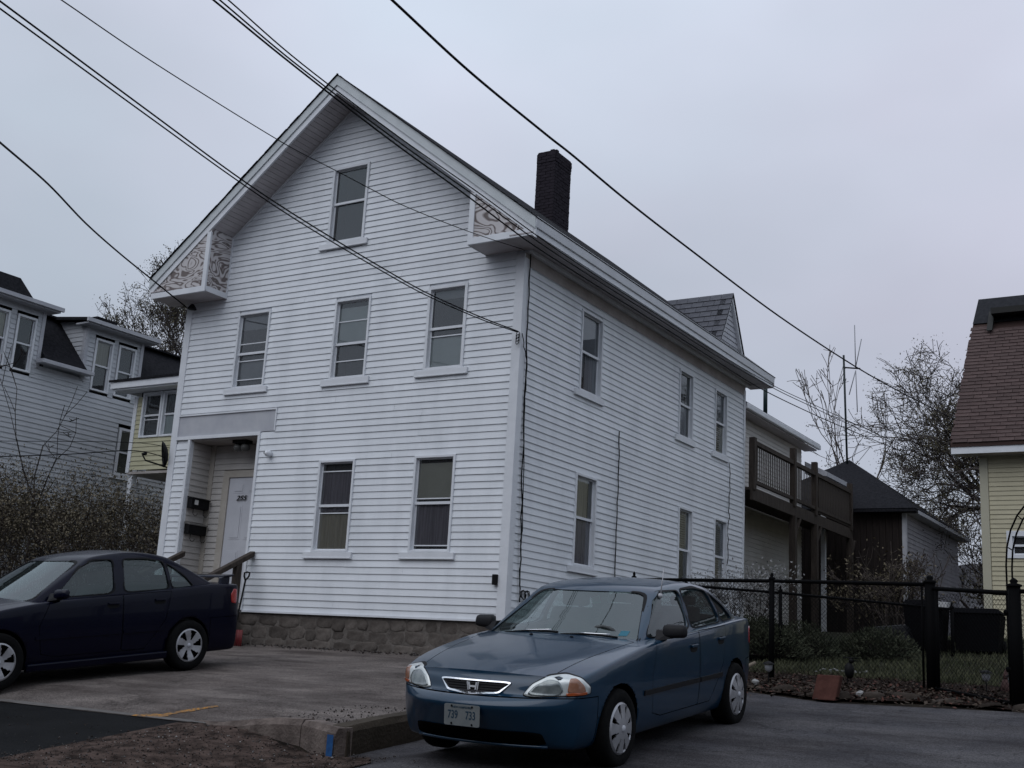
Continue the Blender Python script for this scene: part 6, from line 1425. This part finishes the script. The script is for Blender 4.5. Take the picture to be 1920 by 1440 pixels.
z0 = base(5.35, -.5); b = MB(); b.ball((5.35, -.5, z0+.17), .062, .06, .10, 10, 6); b.build('body', BLACKP, bt, True)
b = MB(); b.ball((5.375, -.5, z0+.29), .036, .033, .035, 8, 5); b.lathe([(.012, 0), (.001, .07)], (5.41, -.5, z0+.29), 'x', 6); b.box(5.28, 5.45, -.52, -.48, z0+.315, z0+.33); b.build('head', BLACKP, bt, True)
b = MB(); b.tube([(5.33, -.5, z0-.02), (5.33, -.5, z0+.09)], .008, 5); b.tube([(5.37, -.5, z0-.02), (5.37, -.5, z0+.09)], .008, 5); b.build('leg', BLACKP, bt)
PINK = mat('dull_pink', (.055, .028, .026), .8)
gn = thing('garden_gnome', 'small reddish garden ornament on the lawn behind the gate', 'garden ornament', (7.1, -.2, -.6))
z0 = base(7.1, -.2); b = MB(); b.lathe([(.06, 0), (.065, .05), (.045, .12), (.03, .14)], (7.1, -.2, z0), n=10); b.build('body', PINK, gn, True); b = MB(); b.ball((7.1, -.2, z0+.165), .032, .032, .035); b.lathe([(.036, .18), (.02, .22), (.001, .26)], (7.1, -.2, z0), n=8); b.build('head', PINK, gn, True)
LITTER = mat('white_litter', (.26, .26, .26), .7)
def litter(x, y, r, seed, lab):
    rg = random.Random(seed); b = MB(); b.ball((0, 0, 0), r, r*.6, r*.7, 7, 5); b.v = [tuple(c*rg.uniform(.7, 1.25) for c in v) for v in b.v]; o = b.build('litter', LITTER); o.location = (x, y, base(x, y)+r*.5+.02); tag(o, lab, 'litter', 'white scraps in the garden bed')
litter(4.42, -1.25, .05, 1, 'white scrap at the foot of the thin fence post'); litter(5.82, -1.75, .05, 2, 'crumpled white scrap right of the terracotta block'); litter(6.0, -1.72, .045, 3, 'pale scrap farther right of the terracotta block')
b = MB(); rg = random.Random(5)
for k in range(26): x, y = 4.62+rg.random()*.6, .75+rg.gauss(0, .12); r = rg.uniform(.008, .018); b.ball((x, y, base(x, y)+r*.7+.03), r*1.5, r, r*.7, 5, 4)
stuff(b.build('white_petals', mat('petal', (.2, .2, .2), .8)))
# bins and covered grill on the rise behind the fence
BINM = mat('bin_plastic', (.004, .004, .005), .8, spec=.03)
def binn(x, y, w_, d, h, lab):
    z0 = base(x, y)+.02; t = thing('refuse_bin', lab, 'bin', (x, y, z0), group='dark bins behind the fence')
    b = MB(); b.hexa([(x-w_*.42, y-d*.42, z0), (x+w_*.42, y-d*.42, z0), (x+w_*.42, y+d*.42, z0), (x-w_*.42, y+d*.42, z0), (x-w_/2, y-d/2, z0+h), (x+w_/2, y-d/2, z0+h), (x+w_/2, y+d/2, z0+h), (x-w_/2, y+d/2, z0+h)]); b.build('body', BINM, t, bevel=.02)
    b = MB(); b.hexa([(x-w_*.54, y-d*.55, z0+h+.005), (x+w_*.54, y-d*.55, z0+h+.005), (x+w_*.54, y+d*.5, z0+h+.005), (x-w_*.54, y+d*.5, z0+h+.005), (x-w_*.45, y-d*.42, z0+h+.09), (x+w_*.45, y-d*.42, z0+h+.09), (x+w_*.45, y+d*.45, z0+h+.06), (x-w_*.45, y+d*.45, z0+h+.06)]); b.build('lid', BINM, t, bevel=.015)
    for s_ in (-1, 1): b = MB(); b.lathe([(.001, -.03), (.1, -.03), (.1, .03), (.001, .03)], (x+s_*w_*.45, y+d*.4, z0+.1), 'x', 12); b.build('wheel', RUBBER, t, True)
binn(5.08, 5.0, .62, .6, .72, 'black wheeled bin left of the wide gate post'); binn(5.85, 5.2, .75, .6, .60, 'low black wheeled bin in front of the yellow wall')
b = MB(); b.hexa([(5.30, 4.55, .62), (5.5, 4.55, .62), (5.5, 4.75, .64), (5.3, 4.75, .64), (5.28, 4.6, .74), (5.48, 4.6, .72), (5.5, 4.8, .73), (5.3, 4.8, .74)]); tag(b.build('paper_bag', LITTER, bevel=.01), 'crumpled pale bag lying on top between the black bins', 'bag')
b = MB(); b.hexa([(4.3, 4.2, .0), (5.0, 4.2, .0), (5.0, 4.7, .0), (4.3, 4.7, 0), (4.36, 4.28, .28), (4.9, 4.28, .34), (4.9, 4.6, .34), (4.36, 4.6, .28)]); tag(b.build('tarp_heap', BLACKP, bevel=.06), 'dark tarp covered heap left of the bins', 'tarp')
o = MB(); o.box(7.75, 8.15, .6, .66, .1, .55); q = o.build('blue_panel', mat('blue_plastic', (.008, .022, .10), .5), bevel=.01); tag(q, 'blue plastic panel behind the garden arch at the right edge', 'panel')
# ------------------------------------------------------------------ overhead wires
def wire(label, pts, r=.011, group='overhead wires'):
    P = [Vector(p) for p in pts]; o = []
    for i in range(len(P)-1):
        p0, p1, p2, p3 = P[max(0, i-1)], P[i], P[i+1], P[min(len(P)-1, i+2)]
        for k in range(8):
            t = k/8; o.append(.5*((2*p1)+(p2-p0)*t+(2*p0-5*p1+4*p2-p3)*t*t+(3*p1-p0-3*p2+p3)*t**3))
    b = MB(); b.tube(o+[P[-1]], r, 6); return tag(b.build('overhead_wire', CABLE, smooth=True), label, 'wire', group)
wire('lowest of the three parallel black wires passing close in front of the gable peak', [(1.0, -10.913, 6.165), (1.0, -9.105, 5.975), (1.0, -7.9, 5.848), (1.0, -6.695, 5.721), (1.0, -4.921, 5.585), (1.0, -3.286, 5.509), (1.0, -1.655, 5.41), (1.0, -0.141, 5.392), (1.0, 2.517, 5.4), (1.0, 5.428, 5.402), (1.0, 8.36, 5.407), (1.0, 12.055, 5.597), (1.0, 14.752, 5.778), (1.0, 18.845, 6.081), (1.0, 31.124, 6.99)], .011)
wire('middle of the three parallel black wires passing close in front of the gable peak', [(1.08, -10.827, 6.181), (1.08, -9.063, 5.972), (1.08, -7.887, 5.833), (1.08, -6.711, 5.694), (1.08, -4.907, 5.576), (1.08, -3.226, 5.518), (1.08, -1.518, 5.445), (1.08, 0.149, 5.429), (1.08, 2.762, 5.441), (1.08, 5.641, 5.449), (1.08, 8.937, 5.542), (1.08, 11.65, 5.699), (1.08, 14.621, 5.876), (1.08, 18.355, 6.16), (1.08, 29.557, 7.012)], .009)
wire('topmost thin wire of the three passing in front of the gable peak', [(1.16, -10.717, 6.217), (1.16, -8.995, 5.987), (1.16, -7.847, 5.834), (1.16, -6.699, 5.681), (1.16, -4.872, 5.575), (1.16, -3.154, 5.533), (1.16, -1.44, 5.46), (1.16, 0.213, 5.439), (1.16, 2.811, 5.446), (1.16, 5.635, 5.462), (1.16, 8.755, 5.544), (1.16, 11.477, 5.716), (1.16, 14.438, 5.906), (1.16, 18.04, 6.159), (1.16, 28.846, 6.918)], .008)
wire('thick twisted cable crossing the open sky right of the chimney', [(2.5, -10.532, 6.253), (2.5, -8.341, 6.103), (2.5, -6.88, 6.003), (2.5, -5.419, 5.903), (2.5, -3.706, 5.884), (2.5, -2.95, 5.889), (2.5, -1.329, 5.863), (2.5, 0.83, 5.887), (2.5, 5.119, 5.977), (2.5, 10.138, 6.238), (2.5, 14.531, 6.585), (2.5, 17.757, 6.888), (2.5, 27.435, 7.797)], .015)
wire('upper wire of the service drop pair ending halfway up the front right corner board', [(1.592, -15.585, 5.055), (0.479, -11.427, 5.165), (-0.027, -9.537, 5.215), (-0.66, -7.174, 5.278), (-0.814, -5.517, 5.128), (-0.784, -4.247, 4.981), (-0.609, -2.704, 4.777), (-0.463, -1.889, 4.665), (-0.209, -0.865, 4.57), (0.0, -0.06, 4.53)], .010)
wire('lower wire of the service drop pair ending halfway up the front right corner board', [(1.597, -15.576, 4.958), (0.477, -11.414, 5.088), (-0.032, -9.522, 5.147), (-0.668, -7.157, 5.221), (-0.822, -5.502, 5.083), (-0.798, -4.224, 4.934), (-0.625, -2.678, 4.738), (-0.479, -1.863, 4.633), (-0.226, -0.837, 4.545), (-0.02, -0.07, 4.52)], .009)
wire('twisted wire reaching the house at the left eave return', [(0.953, -11.98, 4.153), (-1.595, -8.962, 4.824), (-2.753, -7.59, 5.129), (-4.2, -5.875, 5.51), (-5.364, -4.33, 5.662), (-6.223, -2.96, 5.744), (-6.944, -1.605, 5.78), (-7.7, -0.05, 5.78)], .014)
wire('thin single wire crossing the attic window to the right eave return', [(1.951, -13.415, 4.554), (0.93, -10.544, 5.038), (0.466, -9.239, 5.258), (-0.114, -7.608, 5.533), (-0.493, -5.267, 5.703), (-0.515, -4.167, 5.75), (-0.49, -3.425, 5.761), (-0.431, -2.66, 5.764), (-0.23, -1.346, 5.815), (0.02, -0.08, 5.9)], .0065)
wire('thin wire hanging in front of the brown thicket to the satellite dish', [(-8.845, -6.141, 1.709), (-8.539, -4.047, 2.127), (-8.4, -3.095, 2.317), (-8.226, -1.905, 2.555), (-7.959, -0.665, 2.831), (-7.8, 0.0, 2.8)], .009)
wire('upper thin wire hanging in front of the grey neighbour wall', [(-12.009, -7.836, 1.961), (-10.13, -4.199, 2.489), (-9.276, -2.546, 2.729), (-8.209, -0.48, 3.029), (-7.8, 0.2, 3.0)], .006)

b = MB()
for k in range(3): b.tube([(.0+.03*math.cos(t), -.07+.03*math.sin(t)*.3, 4.47-.05*k+.06*math.sin(t)) for t in [2*math.pi*i/12 for i in range(13)]], .007, 5)
tag(b.build('cable_loop', CABLE, smooth=True), 'small looped wire bundle where the service drop meets the corner board', 'wire bundle')
